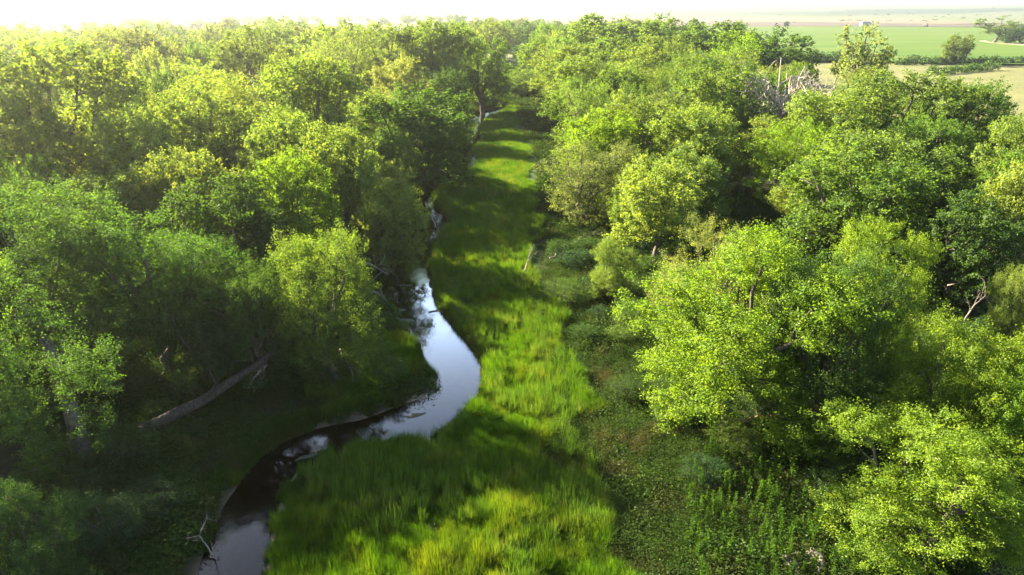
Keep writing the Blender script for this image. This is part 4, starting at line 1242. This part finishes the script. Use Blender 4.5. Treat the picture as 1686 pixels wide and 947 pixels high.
# specks of brush and trees on the far hills: one object, too small to pick apart
rng = np.random.default_rng(9)
lob = []
for i in range(520):
    d = rng.uniform(1500, 6200); x = rng.uniform(-0.75, 0.75) * d
    if vnoise(np.array([x]), np.array([d * 2.0]), 520, 61)[0] < 0.52: continue
    r = rng.uniform(1.8, 4.6)
    lob.append((np.array([x, d, float(ground_z(np.array([x]), np.array([d]))[0]) + r * 0.6]), r))
parts, T = [], []
for c, r in lob:
    d_ = unit(rng.normal(0, 1, (42, 3)))
    Q = c + d_ * r * rng.uniform(0.5, 1.0, 42)[:, None] * np.array([2.6, 1.6, 0.6])
    N_ = unit(d_ + rng.normal(0, 0.5, d_.shape)); t_ = unit(np.cross(N_, rng.normal(0, 1, d_.shape))); b_ = np.cross(N_, t_)
    sz = r * 0.32
    parts.append(np.stack([Q - t_ * sz, Q + b_ * sz, Q + t_ * sz, Q - b_ * sz], 1).reshape(-1, 3))
V = np.concatenate(parts)
o = obj('distant_brush', mesh_np('distant_brush', V, np.arange(len(V)).reshape(-1, 4), M_LEAF, {'tone': rng.random(len(V))}))
o.color = (0.06, 0.085, 0.035, 1)
tag(o, kind='stuff')

# ------------------------------------------------------------------ labels of the filling trees: each by the named tree it stands next to
WORD = {'olive': 'olive', 'yellow': 'yellow green', 'green': 'mid green', 'grey': 'grey green', 'deep': 'deep green', 'bright': 'bright green', 'dark': 'dark', 'teal': 'blue green', 'pale': 'pale'}
KIND = {'cottonwood': 'cottonwood', 'elm': 'elm', 'ash': 'ash', 'willow': 'willow', 'open': 'airy cottonwood', 'shrub': 'shrub'}
WHERE = {'L': 'of the dense left woodland', 'R': 'of the dense right woodland', 'F': 'in the hazy belts beyond the creek', 'SL': 'on the shaded left woodland floor', 'SR': 'on the shaded right woodland floor'}
HANDLE = {'huge backlit': 'huge cottonwood at the left edge', 'dark bushy juniper': 'dark juniper', 'tall airy': 'airy twin forked cottonwood', 'dark flat topped': 'dark flat topped tree by the clearing',
          'broad sunlit yellow': 'broad sunlit left cottonwood', 'tallest cottonwood of': 'far creekside clump', 'round dark willow': 'round dark creekside willow', 'glowing yellow': 'glowing yellow cottonwood',
          'round green tree leaning': 'round tree leaning over the bend', 'big bright green tree at': 'big bright right tree', 'large bright green tree filling': 'bottom right corner tree',
          'small yellow sapling': 'golden leaved sapling', 'olive grey willow': 'olive grey meadow willow', 'tall grey green willow': 'tall grey green willow', 'low dark green tree just': 'bare dead tree',
          'airy pale tree': 'white trunked airy tree', 'broad domed cottonwood': 'broad domed right cottonwood', 'blue green tree closing': 'blue green tree ending the meadow', 'domed cottonwood ending': 'last cottonwood by the dry meadow',
          'bright spired': 'bright spired cottonwood', 'wide hazy cottonwood on': 'wide hazy skyline cottonwood', 'dark foreground cottonwood': 'thick bent trunk at left', 'wide olive cottonwood': 'wide olive right cottonwood',
          'slim pale crown': 'slim pale crown', 'hazy grey green': 'hazy grey green cottonwood', 'dark green cottonwood at the field': 'dark cottonwood at the field end', 'blue green bush in the shade': 'teal bush at bottom left',
          'dark shaded tree behind the grey': 'grey dead brush', 'speckled olive': 'speckled olive meadow end tree'}
HA = []
for ax_, ay_, ah_, lab in ANCHOR:
    for k_, v_ in HANDLE.items():
        if lab.startswith(k_): HA.append((ax_, ay_, v_))
x_, y_ = at(180, 905); HA.append((x_, y_, 'teal bush at bottom left'))
ORD = ['nearest', 'second', 'third', 'fourth', 'fifth', 'sixth', 'seventh', 'eighth']
SECT = {}
for f in FILL:
    e, x, y, h, side, kind, tint = f
    ax_, ay_, nm = min(HA, key=lambda q: (q[0] - x) ** 2 + (q[1] - y) ** 2)
    vx, vy = unit(np.array([ax_, ay_])); dx, dy = x - ax_, y - ay_
    away, right = dx * vx + dy * vy, dx * vy - dy * vx
    rel = ('behind' if away > 0 else 'in front of') if abs(away) > abs(right) else ('right of' if right > 0 else 'left of')
    SECT.setdefault((nm, rel, kind == 'shrub'), []).append((math.hypot(dx, dy), f))
for (nm, rel, _), lst in SECT.items():
    for i, (dist, (e, x, y, h, side, kind, tint)) in enumerate(sorted(lst, key=lambda q: q[0])):
        d = math.hypot(x, y)
        if kind == 'shrub':
            w = WHERE[side]
            lab, cat, grp = 'dark leafy shrub ' + w, 'shrub', 'shrubs ' + w
            if i < len(ORD): lab = f'leafy shrub, {ORD[i]} one {rel} the {nm}'
        else:
            band = 'nearer part' if d < 130 else 'middle part' if d < 240 else 'far part'
            w = WHERE[side] if side == 'F' else WHERE[side] + ', ' + band
            lab, cat, grp = f'{WORD[tint]} {KIND[kind]} crown {w}', 'tree', 'trees ' + w.replace('of the', 'in the', 1)
            if i < len(ORD): lab = f'{WORD[tint]} {KIND[kind]}, {ORD[i]} tree {rel} the {nm}'
            if len(lab.split()) > 16: lab = f'{KIND[kind]}, {ORD[i]} tree {rel} the {nm}'
        tag(e, lab, cat, grp)

# ------------------------------------------------------------------ haze: one closed box of thin evening air
HAZE = 0.00015
m_h, n, l, out = new_mat('evening_haze')
pv = n.new('ShaderNodeVolumePrincipled')
pv.inputs['Color'].default_value = (0.98, 0.98, 0.96, 1)
pv.inputs['Density'].default_value = HAZE
pv.inputs['Anisotropy'].default_value = 0.86
l.new(pv.outputs[0], out.inputs['Volume'])
b = np.array([(-7900, -300, -3), (7900, -300, -3), (7900, 8900, -3), (-7900, 8900, -3), (-7900, -300, 95), (7900, -300, 95), (7900, 8900, 95), (-7900, 8900, 95)])
tag(obj('haze', mesh_np('haze', b, np.array([(0, 3, 2, 1), (4, 5, 6, 7), (0, 1, 5, 4), (1, 2, 6, 5), (2, 3, 7, 6), (3, 0, 4, 7)]), m_h)), kind='stuff')
